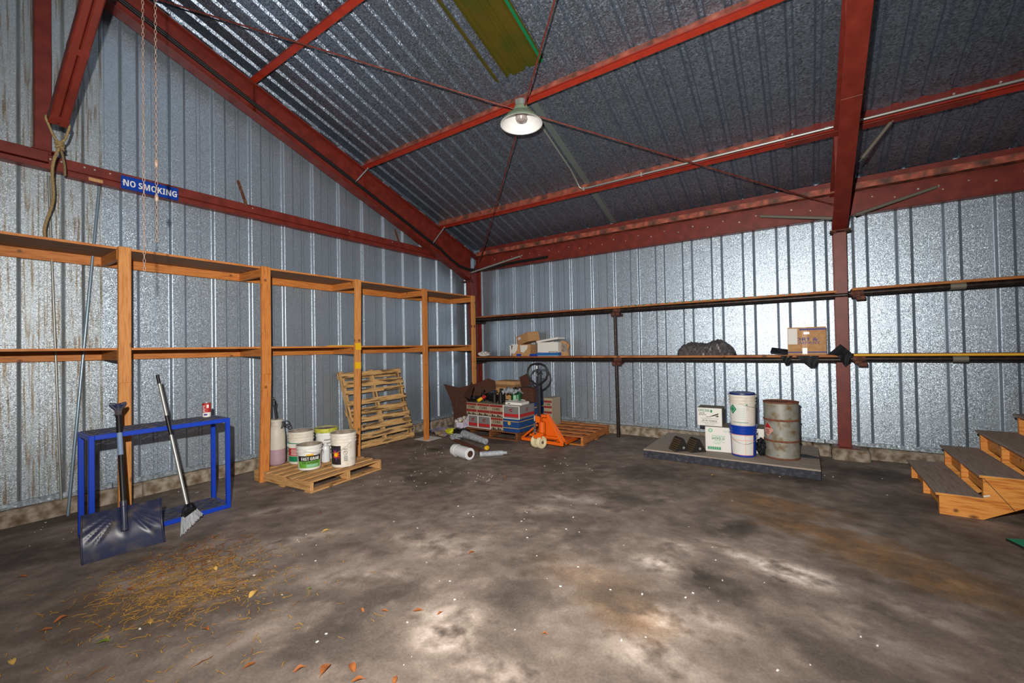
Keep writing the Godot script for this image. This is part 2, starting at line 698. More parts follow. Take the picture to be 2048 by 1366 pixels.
func make_materials() -> void:
	M.wall = galvanised(col(176, 190, 204), 3, 0.30, 0.43, 0.76, 0.11, 0.09)
	M.roof = galvanised(col(144, 157, 174), 8, 0.16, 0.43, 0.88, 0.24, 0.22)
	M.roof.uv1_scale = Vector3(0.55, 0.9, 1.15)
	M.angle = galvanised(col(160, 172, 182), 12, 0.09, 0.45, 0.5, 0.08)
	M.lap = galvanised(col(172, 172, 164), 15, 0.05, 0.5, 0.45, 0.06)
	M.wall_dirty = galvanised(col(174, 184, 192), 3, 0.30, 0.48, 0.62, 0.10, 0.1)
	var di: Image = M.wall_dirty.albedo_texture.get_image()
	var s1 := noise(0.05, 17, 4).get_seamless_image(768, 24)
	s1.resize(768, 768, Image.INTERPOLATE_CUBIC)
	var s2 := noise(0.012, 18, 5).get_seamless_image(768, 96)
	s2.resize(768, 768, Image.INTERPOLATE_CUBIC)
	for y in 768:
		for x in 768:
			var w := smoothstep(0.46, 0.78, s1.get_pixel(x, y).r) * smoothstep(0.25, 0.7, s2.get_pixel(x, y).r)
			di.set_pixel(x, y, di.get_pixel(x, y).lerp(col(112, 92, 68), w * 0.7))
	M.wall_dirty.albedo_texture = ImageTexture.create_from_image(di)
	M.patch_metal = flat(col(132, 142, 142), 0.45, 0.6)
	var red := ramp_image(noise(0.02, 21, 5), 256, 256, [[0.0, col(94, 30, 21)], [0.5, col(112, 37, 26)], [1.0, col(124, 46, 33)]])
	M.red = textured(red, Vector3.ONE / 0.9, 0.5, 0.0, true)
	var pur := ramp_image(noise(0.018, 22, 5), 256, 256, [[0.0, col(70, 46, 38)], [0.42, col(122, 70, 54)], [0.62, col(164, 80, 60)], [1.0, col(180, 112, 92)]])
	M.purlin_web = textured(pur, Vector3.ONE / 0.8, 0.55, 0.0, true)
	var prd := ramp_image(noise(0.02, 23, 4), 256, 256, [[0.0, col(142, 38, 22)], [1.0, col(172, 52, 30)]])
	M.purlin = textured(prd, Vector3.ONE / 0.8, 0.5, 0.0, true)
	var rust := ramp_image(noise(0.03, 24, 5), 256, 256, [[0.0, col(62, 36, 28)], [0.5, col(96, 56, 42)], [1.0, col(126, 84, 66)]])
	M.rust = textured(rust, Vector3.ONE / 0.5, 0.75, 0.1, true)
	M.rod = textured(ramp_image(noise(0.05, 25, 4), 128, 128, [[0.0, col(70, 26, 20)], [0.6, col(118, 50, 40)], [1.0, col(150, 96, 86)]]), Vector3.ONE / 0.4, 0.55, 0.2, true)
	M.silver = flat(col(176, 178, 172), 0.42, 0.7)
	M.dull = flat(col(128, 122, 110), 0.6, 0.4)
	M.bolt = flat(col(206, 200, 190), 0.35, 0.6)
	M.black_pipe = textured(ramp_image(noise(0.03, 26, 5), 256, 256, [[0.0, col(22, 18, 17)], [0.6, col(46, 36, 32)], [1.0, col(84, 60, 48)]]), Vector3.ONE / 0.5, 0.42, 0.35, true)
	M.cable = flat(col(8, 8, 9), 0.6)
	M.pine = wood(31, col(178, 110, 52), col(202, 134, 68), col(214, 150, 84), 0.6, 4)
	M.pine2 = wood(32, col(164, 94, 38), col(190, 114, 48), col(204, 132, 64), 0.6, 3)
	M.plywood = wood(33, col(112, 78, 52), col(142, 102, 70), col(160, 118, 84), 0.75, 1, 0.25)
	M.pallet = wood(34, col(138, 92, 48), col(186, 138, 84), col(208, 164, 110), 0.75, 3, 0.12)
	M.pallet2 = wood(35, col(150, 106, 62), col(200, 156, 98), col(218, 178, 124), 0.75, 2, 0.7)
	M.pallet_dark = wood(36, col(70, 40, 24), col(112, 66, 36), col(136, 84, 48), 0.75, 2, 0.2)
	M.pallet_orange = wood(37, col(142, 82, 36), col(182, 108, 52), col(198, 128, 68), 0.7, 2, 0.15)
	M.stair_wood = wood(38, col(172, 92, 34), col(222, 142, 58), col(232, 162, 80), 0.55, 4)
	M.tread = wood(39, col(118, 104, 94), col(148, 132, 120), col(164, 148, 136), 0.8, 0)
	M.shelf_board = wood(40, col(110, 62, 28), col(164, 98, 46), col(186, 118, 62), 0.65, 2)
	M.shelf_rust = wood(41, col(84, 44, 22), col(138, 76, 40), col(164, 96, 54), 0.7, 1)
	M.blue = flat(col(8, 58, 180), 0.4)
	M.blue_dusty = textured(ramp_image(noise(0.03, 42, 5), 256, 256, [[0.0, col(26, 54, 130)], [0.5, col(74, 76, 88)], [1.0, col(108, 100, 94)]]), Vector3.ONE / 0.6, 0.7, 0.0, true)
	M.sign_blue = flat(col(10, 60, 160), 0.3)
	M.white = flat(col(226, 226, 222), 0.5)
	M.paper = flat(col(222, 220, 214), 0.85)
	M.black = flat(col(16, 16, 18), 0.5)
	M.rubber = flat(col(30, 27, 25), 0.85)
	M.shovel = textured(ramp_image(noise(0.014, 43, 5), 256, 256, [[0.0, col(30, 36, 62)], [0.5, col(44, 48, 76)], [0.72, col(70, 66, 72)], [1.0, col(104, 94, 86)]]), Vector3.ONE / 0.5, 0.38, 0.0, true)
	M.yellow = flat(col(236, 184, 16), 0.6)
	M.rope = textured(ramp_image(noise(0.12, 44, 3), 128, 128, [[0.0, col(112, 92, 60)], [1.0, col(188, 164, 118)]]), Vector3.ONE / 0.2, 0.9, 0.0, true)
	M.chain = textured(ramp_image(noise(0.06, 45, 3), 128, 128, [[0.0, col(122, 92, 76)], [1.0, col(176, 166, 156)]]), Vector3.ONE / 0.3, 0.6, 0.2, true)
	M.curb = textured(ramp_image(noise(0.02, 46, 6), 512, 512, [[0.0, col(92, 72, 54)], [0.35, col(126, 112, 94)], [0.6, col(158, 146, 130)], [1.0, col(182, 172, 156)]]), Vector3.ONE / 1.3, 0.9, 0.0, true)
	M.bucket = textured(ramp_image(noise(0.02, 47, 5), 256, 256, [[0.0, col(196, 186, 166)], [0.4, col(224, 218, 206)], [1.0, col(234, 230, 222)]]), Vector3.ONE / 0.6, 0.4, 0.0, true)
	M.band_blue = flat(col(30, 104, 176), 0.6)
	M.bucket_blue = flat(col(12, 62, 168), 0.35)
	M.cardboard = textured(ramp_image(noise(0.03, 48, 4), 256, 256, [[0.0, col(176, 130, 86)], [1.0, col(202, 158, 112)]]), Vector3.ONE / 0.5, 0.85, 0.0, true)
	M.brown_card = textured(ramp_image(noise(0.03, 49, 4), 256, 256, [[0.0, col(62, 34, 24)], [1.0, col(90, 52, 36)]]), Vector3.ONE / 0.5, 0.85, 0.0, true)
	M.carton = flat(col(230, 228, 222), 0.65)
	M.carton_dull = flat(col(166, 152, 128), 0.5)
	M.grey_side = textured(ramp_image(noise(0.03, 50, 4), 128, 128, [[0.0, col(112, 106, 96)], [1.0, col(142, 136, 126)]]), Vector3.ONE / 0.4, 0.85, 0.0, true)
	M.orange = flat(col(226, 98, 16), 0.4)
	M.cream = flat(col(222, 212, 172), 0.5)
	M.steel_dark = flat(col(46, 48, 58), 0.4, 0.3)
	M.drum = textured(ramp_image(noise(0.011, 51, 6), 512, 512, [[0.0, col(104, 72, 48)], [0.27, col(130, 118, 92)], [0.42, col(146, 146, 138)], [0.82, col(158, 158, 152)], [1.0, col(132, 112, 80)]]), Vector3.ONE / 0.7, 0.5, 0.2, true)
	M.drum_rust = textured(ramp_image(noise(0.04, 52, 5), 256, 256, [[0.0, col(96, 54, 36)], [1.0, col(150, 98, 74)]]), Vector3.ONE / 0.3, 0.8, 0.1, true)
	M.green_print = flat(col(16, 128, 84), 0.6)
	M.pale_green = flat(col(140, 196, 160), 0.6)
	M.grey_print = flat(col(120, 124, 124), 0.6)
	M.dark_print = flat(col(34, 30, 32), 0.6)
	M.red_print = flat(col(176, 34, 36), 0.6)
	M.maroon = flat(col(138, 40, 38), 0.6)
	M.pink_line = flat(col(244, 150, 122), 0.6)
	M.navy_print = flat(col(58, 62, 132), 0.6)
	M.purple = flat(col(120, 44, 150), 0.6)
	M.lime = flat(col(98, 168, 52), 0.6)
	M.lime_rim = textured(ramp_image(noise(0.04, 53, 4), 128, 128, [[0.0, col(140, 134, 100)], [0.5, col(186, 190, 54)], [1.0, col(204, 206, 92)]]), Vector3.ONE / 0.3, 0.5, 0.0, true)
	M.dirty = textured(ramp_image(noise(0.03, 54, 5), 128, 128, [[0.0, col(112, 100, 86)], [1.0, col(168, 158, 146)]]), Vector3.ONE / 0.3, 0.85, 0.0, true)
	M.bristle = flat(col(176, 180, 186), 0.6)
	M.tarp = textured(ramp_image(noise(0.02, 55, 5), 256, 256, [[0.0, col(74, 70, 72)], [1.0, col(102, 98, 100)]]), Vector3.ONE / 0.4, 0.4, 0.1, true)
	M.black_cloth = flat(col(14, 16, 24), 0.7)
	M.wrap = flat(col(214, 218, 222), 0.3)
	M.clear_bag = textured(ramp_image(noise(0.04, 56, 4), 128, 128, [[0.0, col(110, 116, 124)], [1.0, col(204, 210, 216)]]), Vector3.ONE / 0.3, 0.3, 0.0, true)
	M.platform_edge = textured(ramp_image(noise(0.03, 57, 5), 256, 256, [[0.0, col(26, 28, 40)], [0.6, col(44, 46, 58)], [1.0, col(92, 90, 92)]]), Vector3.ONE / 0.5, 0.7, 0.0, true)
	M.platform_top = wood(58, col(122, 112, 102), col(150, 138, 126), col(164, 152, 140), 0.8, 0)
	M.mat_green = flat(col(20, 150, 112), 0.8)
	M.skylight = textured(ramp_image(noise(0.01, 59, 5), 256, 256, [[0.0, col(52, 62, 12)], [0.5, col(68, 62, 10)], [1.0, col(80, 66, 12)]]), Vector3.ONE / 0.9, 0.45, 0.0, true)
	M.green_edge = flat(col(14, 104, 66), 0.4)
	M.lamp_shell = flat(col(128, 146, 122), 0.45, 0.2)
	M.enamel = flat(col(246, 246, 246), 0.3)
	M.bulb = flat(col(188, 176, 170), 0.15, 0.3)
	M.sprayer = flat(col(196, 190, 176), 0.5)
	M.sprayer_liquid = flat(col(168, 140, 152), 0.45)
	M.bottle_green = flat(col(20, 70, 44), 0.25)
	M.blue_carton = flat(col(20, 66, 124), 0.6)
	M.grey_red = flat(col(122, 120, 120), 0.4)
	M.needle = flat(col(172, 128, 58), 0.8)
	M.needle_dark = flat(col(134, 80, 30), 0.8)
	M.leaf = flat(col(146, 84, 38), 0.75)
	M.leaf_pale = flat(col(196, 158, 82), 0.75)
	M.leaf_green = flat(col(96, 110, 36), 0.7)
	M.purple_paper = textured(ramp_image(noise(0.012, 60, 2), 128, 128, [[0.0, col(196, 150, 40)], [0.45, col(190, 168, 150)], [0.6, col(150, 138, 168)], [1.0, col(188, 182, 196)]]), Vector3.ONE / 0.9, 0.6, 0.0, true)
	M.mixed_paper = textured(ramp_image(noise(0.03, 61, 3), 128, 128, [[0.0, col(196, 186, 60)], [0.35, col(206, 204, 206)], [0.7, col(170, 158, 186)], [1.0, col(218, 214, 212)]]), Vector3.ONE / 0.4, 0.6, 0.0, true)
	M.floor = floor_material()

# concrete with the stains that lie on it: x, z, radius along, radius across, turn, colour, strength
func floor_material() -> StandardMaterial3D:
	var N := 2048
	var SZ := 8.4
	var coarse := noise(0.0045, 71, 6).get_image(N, N, false, false, true).get_data()
	var mid := noise(0.0225, 72, 5).get_image(N, N, false, false, true).get_data()
	var fine := noise(0.22, 73, 3).get_image(N, N, false, false, true).get_data()
	var st := noise(0.010, 74, 4)
	var streak := PackedByteArray()
	var half := N / 2
	var sim := st.get_image(N, half, false, false, true)
	sim.resize(N, N, Image.INTERPOLATE_CUBIC)
	streak = sim.get_data()
	var acc := PackedFloat32Array()   # light stains minus dark stains
	acc.resize(N * N)
	var brown := PackedFloat32Array()
	brown.resize(N * N)
	for s in STAINS:
		var cx: float = s[0] / SZ * N
		var cy: float = s[1] / SZ * N
		var ra: float = s[2] / SZ * N
		var rb: float = s[3] / SZ * N
		var ca := cos(deg_to_rad(s[4]))
		var sa := sin(deg_to_rad(s[4]))
		var R := int(maxf(ra, rb) * 1.5)
		var kind: int = s[5]
		var amt: float = s[6]
		for y in range(maxi(0, int(cy) - R), mini(N, int(cy) + R)):
			for x in range(maxi(0, int(cx) - R), mini(N, int(cx) + R)):
				var dx := x - cx
				var dy := y - cy
				var u := (dx * ca + dy * sa) / ra
				var w := (-dx * sa + dy * ca) / rb
				var i := y * N + x
				var d := sqrt(u * u + w * w) + (mid[i] - 128) / 128.0 * 0.45 + (coarse[i] - 128) / 128.0 * 0.3
				if d < 1.0:
					var k := amt * smoothstep(1.0, 0.35, d)
					if kind == 2:
						brown[i] = maxf(brown[i], k)
					else:
						acc[i] += k if kind == 1 else -k
	# scratches and small specks
	var rr := RandomNumberGenerator.new()
	rr.seed = 5
	for k in 420:
		var x := rr.randf() * N
		var y := rr.randf() * N
		var an := rr.randfn(0.6, 0.7) if k % 3 else rr.randf() * TAU
		var l := rr.randi_range(20, 150)
		var a := rr.randf_range(0.06, 0.28) * (1.0 if k % 4 else -1.0)
		for q in l:
			x += cos(an)
			y += sin(an)
			an += rr.randfn(0.0, 0.012)
			var i := posmod(int(y), N) * N + posmod(int(x), N)
			acc[i] += a * rr.randf()
	for k in 9000:
		acc[rr.randi_range(0, N * N - 1)] += rr.randf_range(-0.5, 0.7)
	var out := PackedByteArray()
	out.resize(N * N * 3)
	for i in N * N:
		var c := (coarse[i] - 128) / 128.0
		var m := (mid[i] - 128) / 128.0
		var g := (fine[i] - 128) / 128.0
		var k := (streak[i] - 128) / 128.0
		var v := 1.14 + c * 0.18 + m * 0.17 + g * 0.12 + k * 0.14
		v += clampf(acc[i], -0.6, 1.1) * (0.6 + m * 0.8)
		v = maxf(v, 0.34)
		var b := clampf(brown[i] * (0.8 + m * 0.5), 0.0, 1.0)
		var w := clampf((v - 1.2) * 0.9, 0.0, 1.0)    # pale patches lose the brown tint
		var r := lerpf(lerpf(104.0, 114.0, b), 106.0, w) * v
		var gg := lerpf(lerpf(93.0, 85.0, b), 101.0, w) * v
		var bb := lerpf(lerpf(85.0, 57.0, b), 97.0, w) * v
		out[i * 3] = clampi(int(r), 0, 255)
		out[i * 3 + 1] = clampi(int(gg), 0, 255)
		out[i * 3 + 2] = clampi(int(bb), 0, 255)
	var im := Image.create_from_data(N, N, false, Image.FORMAT_RGB8, out)
	var m2 := StandardMaterial3D.new()
	m2.albedo_texture = ImageTexture.create_from_image(im)
	m2.roughness = 0.72
	m2.normal_enabled = true
	m2.normal_texture = normal_image(noise(0.05, 75, 5), 512, 3.0)
	m2.normal_scale = 0.35
	return m2

# ---------------------------------------------------------------- the building
func roof_y(z: float) -> float:
	return ROOF0 + SLOPE * (z if z < RIDGE_Z else 2.0 * RIDGE_Z - z)

# bends of one wall sheet: across, depth towards the room
func wall_profile() -> Array:
	var P := 0.4064
	var d := 0.033
	var c := 0.0035
	var f1 := P * 0.5 - 0.0675
	var f2 := P * 0.5 + 0.0675
	var p := [Vector2(0, 0.002), Vector2(0.0150, 0.002), Vector2(0.0152, -0.010), Vector2(0.0200, -0.010), Vector2(0.0202, 0.0)]
	p += [Vector2(f1 - 0.0125 - c, 0.0), Vector2(f1 - 0.0125 + c, c * 0.9), Vector2(f1 + 0.0125 - c, d - c * 0.9), Vector2(f1 + 0.0125 + c, d)]
	p += [Vector2(f2 - 0.0125 - c, d), Vector2(f2 - 0.0125 + c, d - c * 0.9), Vector2(f2 + 0.0125 - c, c * 0.9), Vector2(f2 + 0.0125 + c, 0.0)]
	p += [Vector2(P - 0.0202, 0.0), Vector2(P - 0.0200, -0.010), Vector2(P - 0.0152, -0.010), Vector2(P - 0.0150, 0.002), Vector2(P, 0.002)]
	return p

# sheets along a wall; place(s, depth, y) gives the point, top(s) the height of the upper edge
func wall_sheets(wall: Node3D, s0: float, s1: float, phase: float, y0: float, place: Callable, top: Callable, into: Vector3) -> void:
	var P := 0.4064
	var k := floori((s0 - phase) / P)
	var prof := wall_profile()
	while phase + k * P < s1:
		var b := MB.new()
		for i in prof.size() - 1:
			var a: Vector2 = prof[i]
			var c: Vector2 = prof[i + 1]
			var sa := clampf(phase + k * P + a.x, s0, s1)
			var sc := clampf(phase + k * P + c.x, s0, s1)
			if sc - sa < 1e-6:
				continue
			for back in [0.0, 0.0012]:
				b.quad(place.call(sa, a.y - back, y0), place.call(sc, c.y - back, y0), place.call(sc, c.y - back, top.call(sc)), place.call(sa, a.y - back, top.call(sa)), into if back == 0.0 else -into)
		if b.v.size():
			var mid := phase + (k + 0.5) * P
			wpart(b, wall, "metal_sheet", M.wall_dirty if wall.name == "wall_left" and mid > 5.7 and mid < 6.6 else M.wall)
		k += 1

func build_walls() -> void:
	# floor slab with its stains, one picture over 8.4 m
	var fl := MB.new()
	var lo := Vector3(-0.4, -0.25, -0.4)
	var hi := Vector3(12.6, 0.0, 12.6)
	fl.mbox(lo, Vector3(hi.x, -0.004, hi.z))
	fl.quad(Vector3(lo.x, 0, lo.z), Vector3(hi.x, 0, lo.z), Vector3(hi.x, 0, hi.z), Vector3(lo.x, 0, hi.z), Vector3.UP, Vector2(lo.x, lo.z) / 8.4, Vector2(hi.x, lo.z) / 8.4, Vector2(hi.x, hi.z) / 8.4, Vector2(lo.x, hi.z) / 8.4)
	var fo := MeshInstance3D.new()
	fo.name = "floor"
	fo.mesh = fl.mesh()
	fo.material_override = M.floor
	add_child(fo)
	tag(fo, "stained grey concrete floor", "", "", "structure")

	var wl := struct("wall_left")
	wl.set_meta("label", "galvanised corrugated steel gable wall behind the wooden shelving")
	wall_sheets(wl, 0.0, 12.19, 5.684 - 0.4064 * 14, 0.19, func(s, d, y): return Vector3(d, y, s), func(s): return roof_y(s) + 0.04, Vector3.RIGHT)
	var wr := struct("wall_right")
	wr.set_meta("label", "galvanised corrugated steel side wall behind the pipe shelves")
	wall_sheets(wr, 0.0, 12.19, 6.478 - 0.4064 * 16, 0.19, func(s, d, y): return Vector3(s, y, d), func(_s): return ROOF0 + 0.05, Vector3.BACK)
	# base angles under the sheets, in lengths
	for seg in [[0.0, 2.96], [2.965, 5.62], [5.625, 8.9], [8.905, 12.19]]:
		var b := MB.new()
		b.mbox(Vector3(-0.03, 0.142, seg[0]), Vector3(0.03, 0.196, seg[1]), 0.002)
		wpart(b, wl, "base_angle", M.angle)
	for seg in [[0.03, 3.9], [3.905, 5.86], [5.87, 9.1], [9.105, 12.19]]:
		var b := MB.new()
		b.mbox(Vector3(seg[0], 0.142, -0.03), Vector3(seg[1], 0.196, 0.03), 0.002)
		wpart(b, wr, "base_angle", M.angle)
	# concrete curbs under both walls
	var t1 := struct("trim_1")
	t1.set_meta("label", "rough concrete curb under the gable wall")
	var zz := 0.0
	while zz < 12.1:
		var l := 1.35
		var b := MB.new()
		var o := rng.randf_range(-0.008, 0.008)
		b.mbox(Vector3(-0.2, -0.02, zz), Vector3(0.075 + o, 0.139 + o * 0.4, minf(zz + l - 0.004, 12.19)), 0.012)
		wpart(b, t1, "curb_length", M.curb)
		zz += l
	var t2 := struct("trim_2")
	t2.set_meta("label", "rough concrete curb under the side wall")
	for seg in [[0.08, 1.6], [1.604, 3.1], [3.104, 4.6], [4.604, 5.73], [6.30, 7.7], [7.704, 9.3], [9.304, 12.19]]:
		var b := MB.new()
		var o := rng.randf_range(-0.01, 0.012)
		b.mbox(Vector3(seg[0], -0.02, -0.2), Vector3(seg[1], 0.139 + o * 0.3, 0.085 + o), 0.018)
		wpart(b, t2, "curb_length", M.curb)
	var pb := MB.new()
	pb.mbox(Vector3(5.735, -0.02, -0.2), Vector3(5.925, 0.135, 0.16), 0.02)
	wpart(pb, t2, "curb_length", M.curb)
	var pp := MB.new()
	pp.mbox(Vector3(5.93, -0.02, -0.2), Vector3(6.295, 0.138, 0.27), 0.02)
	wpart(pp, t2, "column_pier", M.curb)

	# the two walls behind the photographer; the far one has its door opening
	var we := MB.new()
	we.prism(PackedVector2Array([Vector2(0, 0), Vector2(12.19, 0), Vector2(12.19, ROOF0 + 0.03), Vector2(RIDGE_Z, roof_y(RIDGE_Z) + 0.03), Vector2(0, ROOF0 + 0.03)]), 0.06, Transform3D(Basis(Vector3(0, 0, 1), Vector3.UP, Vector3(-1, 0, 0)), Vector3(12.25, 0, 0)))
	var weo := solo(we, "wall_end", M.wall, Vector3(12.2, 0, 6.1), "", "", "", "structure")
	weo.set_meta("label", "galvanised end wall behind the photographer")
	var wf := struct("wall_front", Vector3(6, 0, 12.2))
	for q in [[0.0, 3.6, 0.0, 3.5], [7.4, 12.25, 0.0, 3.5], [3.6, 7.4, 2.9, 3.5]]:
		var b := MB.new()
		b.mbox(Vector3(q[0], q[2], 12.19), Vector3(q[1], q[3], 12.25))
		wpart(b, wf, "wall_panel", M.wall)

# bends of one roof sheet: ribs rise outwards
func roof_profile(k0: float) -> Array:
	var out := []
	var q := 0.2135
	var hb := 0.0345
	var ht := 0.0150
	var h := 0.030
	for r in 4:
		var c := k0 + r * q
		if r == 0:
			out += [Vector2(c, h), Vector2(c + ht * 0.4, h), Vector2(c + ht * 0.5, h - 0.006), Vector2(c + ht, h - 0.006), Vector2(c + hb, 0.0)]
		elif r == 3:
			out += [Vector2(c - hb, 0.0), Vector2(c - ht, h), Vector2(c, h)]
		else:
			out += [Vector2(c - hb, 0.0), Vector2(c - ht, h), Vector2(c + ht, h), Vector2(c + hb, 0.0)]
	return out

func roof_strip(prof: Array, za: float, zb: float, lift := 0.0) -> MB:
	var b := MB.new()
	for i in prof.size() - 1:
		var a: Vector2 = prof[i]
		var c: Vector2 = prof[i + 1]
		for back in [0.0, 0.0012]:
			var pa := Vector3(a.x, roof_y(za) + a.y + back + lift, za)
			var pc := Vector3(c.x, roof_y(za) + c.y + back + lift, za)
			var pd := Vector3(c.x, roof_y(zb) + c.y + back + lift, zb)
			var pe := Vector3(a.x, roof_y(zb) + a.y + back + lift, zb)
			b.quad(pa, pc, pd, pe, Vector3.DOWN if back == 0.0 else Vector3.UP)
	return b

func build_roof() -> void:
	var ce := struct("ceiling", Vector3(6, 3.4, 6))
	ce.set_meta("label", "underside of the ribbed galvanised roof")
	for k in range(-9, 11):
		var x0 := 5.42 + 0.6405 * k
		var prof := roof_profile(x0)
		var sky := absf(x0 - 2.858) < 0.05
		if sky:
			wpart(roof_strip(prof, -0.15, 2.98), ce, "roof_sheet", M.roof)
			wpart(roof_strip(prof, 5.6, RIDGE_Z), ce, "roof_sheet", M.roof)
		else:
			wpart(roof_strip(prof, -0.15, RIDGE_Z), ce, "roof_sheet", M.roof)
		wpart(roof_strip(prof, RIDGE_Z, 12.35), ce, "roof_sheet", M.roof)
	# translucent sheet let into the roof
	var sp := roof_profile(2.858)
	var sl := wpart(roof_strip(sp, 2.93, 5.65, 0.006), ce, "skylight_panel", M.skylight, "olive yellow translucent roof panel")
	for e in [[3.035, 0.008, M.skylight], [3.05, 0.006, M.skylight], [3.235, 0.007, M.skylight], [3.268, 0.016, M.skylight], [3.44, 0.008, M.skylight], [3.457, 0.006, M.skylight], [3.482, 0.03, M.green_edge]]:
		var z0 := 2.985
		var b := MB.new()
		b.bar(Vector3(e[0], roof_y(z0) - 0.002 , z0), Vector3(e[0], roof_y(5.6) - 0.002, 5.6), e[1], 0.006, Vector3.UP)
		wpart(b, sl, "panel_bead", e[2])
	var lapb := MB.new()
	lapb.bar(Vector3(2.985, roof_y(2.75) - 0.006, 2.75), Vector3(2.985, roof_y(5.6) - 0.006, 5.6), 0.085, 0.006, Vector3.UP)
	lapb.bar(Vector3(2.945, roof_y(2.75) - 0.014, 2.75), Vector3(2.945, roof_y(5.6) - 0.014, 5.6), 0.020, 0.016, Vector3.UP)
	wpart(lapb, ce, "lap_strip", M.roof)
	# smooth strip that runs down the slope beside the conduit
	var st := MB.new()
	st.bar(Vector3(3.13, roof_y(0.1) - 0.004, 0.1), Vector3(3.13, roof_y(2.75) - 0.004, 2.75), 0.085, 0.004, Vector3.UP)
	wpart(st, ce, "lap_strip", M.patch_metal, "smooth grey strip")

# lower and upper edge of the tapered rafters
func raf_b(z: float) -> float:
	return 2.665 + 0.398 * z if z < 2.2 else 3.5406 + 0.375 * (z - 2.2)

func raf_t(z: float) -> float:
	return ROOF0 - 0.2 + SLOPE * z

func frame(x: float, called: String, label: String, col_label: String) -> void:
	# rafter: web, two flanges
	var r := thing(called, label, "beam", Vector3(x, 2.85, 0.4))
	var web := MB.new()
	var zs := [0.30, 2.2, RIDGE_Z]
	for side in [-0.004, 0.004]:
		for i in 2:
			web.quad(Vector3(x + side, raf_b(zs[i]), zs[i]), Vector3(x + side, raf_b(zs[i + 1]), zs[i + 1]), Vector3(x + side, raf_t(zs[i + 1]), zs[i + 1]), Vector3(x + side, raf_t(zs[i]), zs[i]), Vector3(side, 0, 0))
	wpart(web, r, "web", M.red)
	var bf := MB.new()
	for i in 2:
		bf.bar(Vector3(x, raf_b(zs[i]), zs[i]), Vector3(x, raf_b(zs[i + 1]), zs[i + 1]), 0.15, 0.012, Vector3.UP, 0.002)
	wpart(bf, r, "lower_flange", M.red)
	var tf := MB.new()
	tf.bar(Vector3(x, raf_t(0.05), 0.05), Vector3(x, raf_t(RIDGE_Z), RIDGE_Z), 0.15, 0.012, Vector3.UP, 0.002)
	wpart(tf, r, "upper_flange", M.red)
	for z in [1.16, 2.79, 4.36]:
		var st := MB.new()
		st.mbox(Vector3(x - 0.07, raf_b(z) + 0.01, z - 0.004), Vector3(x + 0.07, raf_t(z) - 0.01, z + 0.004))
		wpart(st, r, "stiffener", M.red)
	# column: web, two flanges, foot and cap plates
	var c := thing("steel_column", col_label, "column", Vector3(x, 0.14, 0.17))
	var cw := MB.new()
	for side in [-0.004, 0.004]:
		cw.quad(Vector3(x + side, 0.15, 0.06), Vector3(x + side, 0.15, 0.20), Vector3(x + side, raf_b(0.36), 0.36), Vector3(x + side, raf_t(0.06), 0.06), Vector3(side, 0, 0))
	wpart(cw, c, "web", M.red)
	var fw := 0.125
	var inn := MB.new()
	inn.bar(Vector3(x, 0.15, 0.20), Vector3(x, raf_b(0.36), 0.36), fw, 0.010, Vector3.BACK, 0.002)
	wpart(inn, c, "inner_flange", M.red)
	var outf := MB.new()
	outf.bar(Vector3(x, 0.15, 0.055), Vector3(x, 3.3, 0.055), fw, 0.010, Vector3.BACK, 0.002)
	wpart(outf, c, "outer_flange", M.red)
	var foot := MB.new()
	foot.mbox(Vector3(x - 0.11, 0.138, 0.02), Vector3(x + 0.12, 0.150, 0.26), 0.003)
	wpart(foot, c, "foot_plate", M.red)
	var cap := MB.new()
	var cz := 0.40
	cap.bar(Vector3(x - 0.10, raf_b(cz) - 0.05, cz), Vector3(x + 0.10, raf_b(cz) - 0.05, cz), 0.16, 0.014, Vector3.UP, 0.003)
	var capo := wpart(cap, c, "cap_plate", M.rust, "rusty bolted cap plate")
	for sx in [-0.05, 0.05]:
		var bo := MB.new()
		bo.mbox(Vector3(x + sx - 0.012, raf_b(cz) - 0.070, cz + 0.03), Vector3(x + sx + 0.012, raf_b(cz) - 0.057, cz + 0.055), 0.003)
		wpart(bo, capo, "bolt", M.rust)

func zpurlin(z: float, label: String, x0: float, x1: float) -> Node3D:
	var t := thing("roof_purlin", label, "beam", Vector3(x0, raf_t(z), z), 0.0, "red roof purlins")
	var up := Vector3(0, 1, -SLOPE).normalized()
	var along := Vector3(0, SLOPE, 1).normalized()
	var base := Vector3(0, raf_t(z) + 0.01, z)
	var o0 := Vector3(x0, 0, 0)
	var o1 := Vector3(x1, 0, 0)
	var w := MB.new()
	w.bar(o0 + base + up * 0.095, o1 + base + up * 0.095, 0.006, 0.185, up)
	wpart(w, t, "web", M.purlin_web, "weathered web")
	var f := MB.new()
	f.bar(o0 + base + along * 0.034 + up * 0.004, o1 + base + along * 0.034 + up * 0.004, 0.07, 0.008, up, 0.001)
	f.bar(o0 + base + along * 0.066 + up * 0.012, o1 + base + along * 0.066 + up * 0.012, 0.006, 0.024, up, 0.001)
	wpart(f, t, "lower_flange", M.purlin)
	var g := MB.new()
	g.bar(o0 + base - along * 0.034 + up * 0.185, o1 + base - along * 0.034 + up * 0.185, 0.07, 0.006, up)
	wpart(g, t, "upper_flange", M.purlin_web)
	for bx in [x0 + 0.06, x0 + 1.0, x0 + 3.0, 5.5, 6.7]:
		var b := MB.new()
		b.tube([Vector3(bx, 0, 0) + base + up * 0.13 + along * 0.003, Vector3(bx, 0, 0) + base + up * 0.13 + along * 0.014], 0.009, 6)
		wpart(b, t, "bolt", M.rust)
	return t

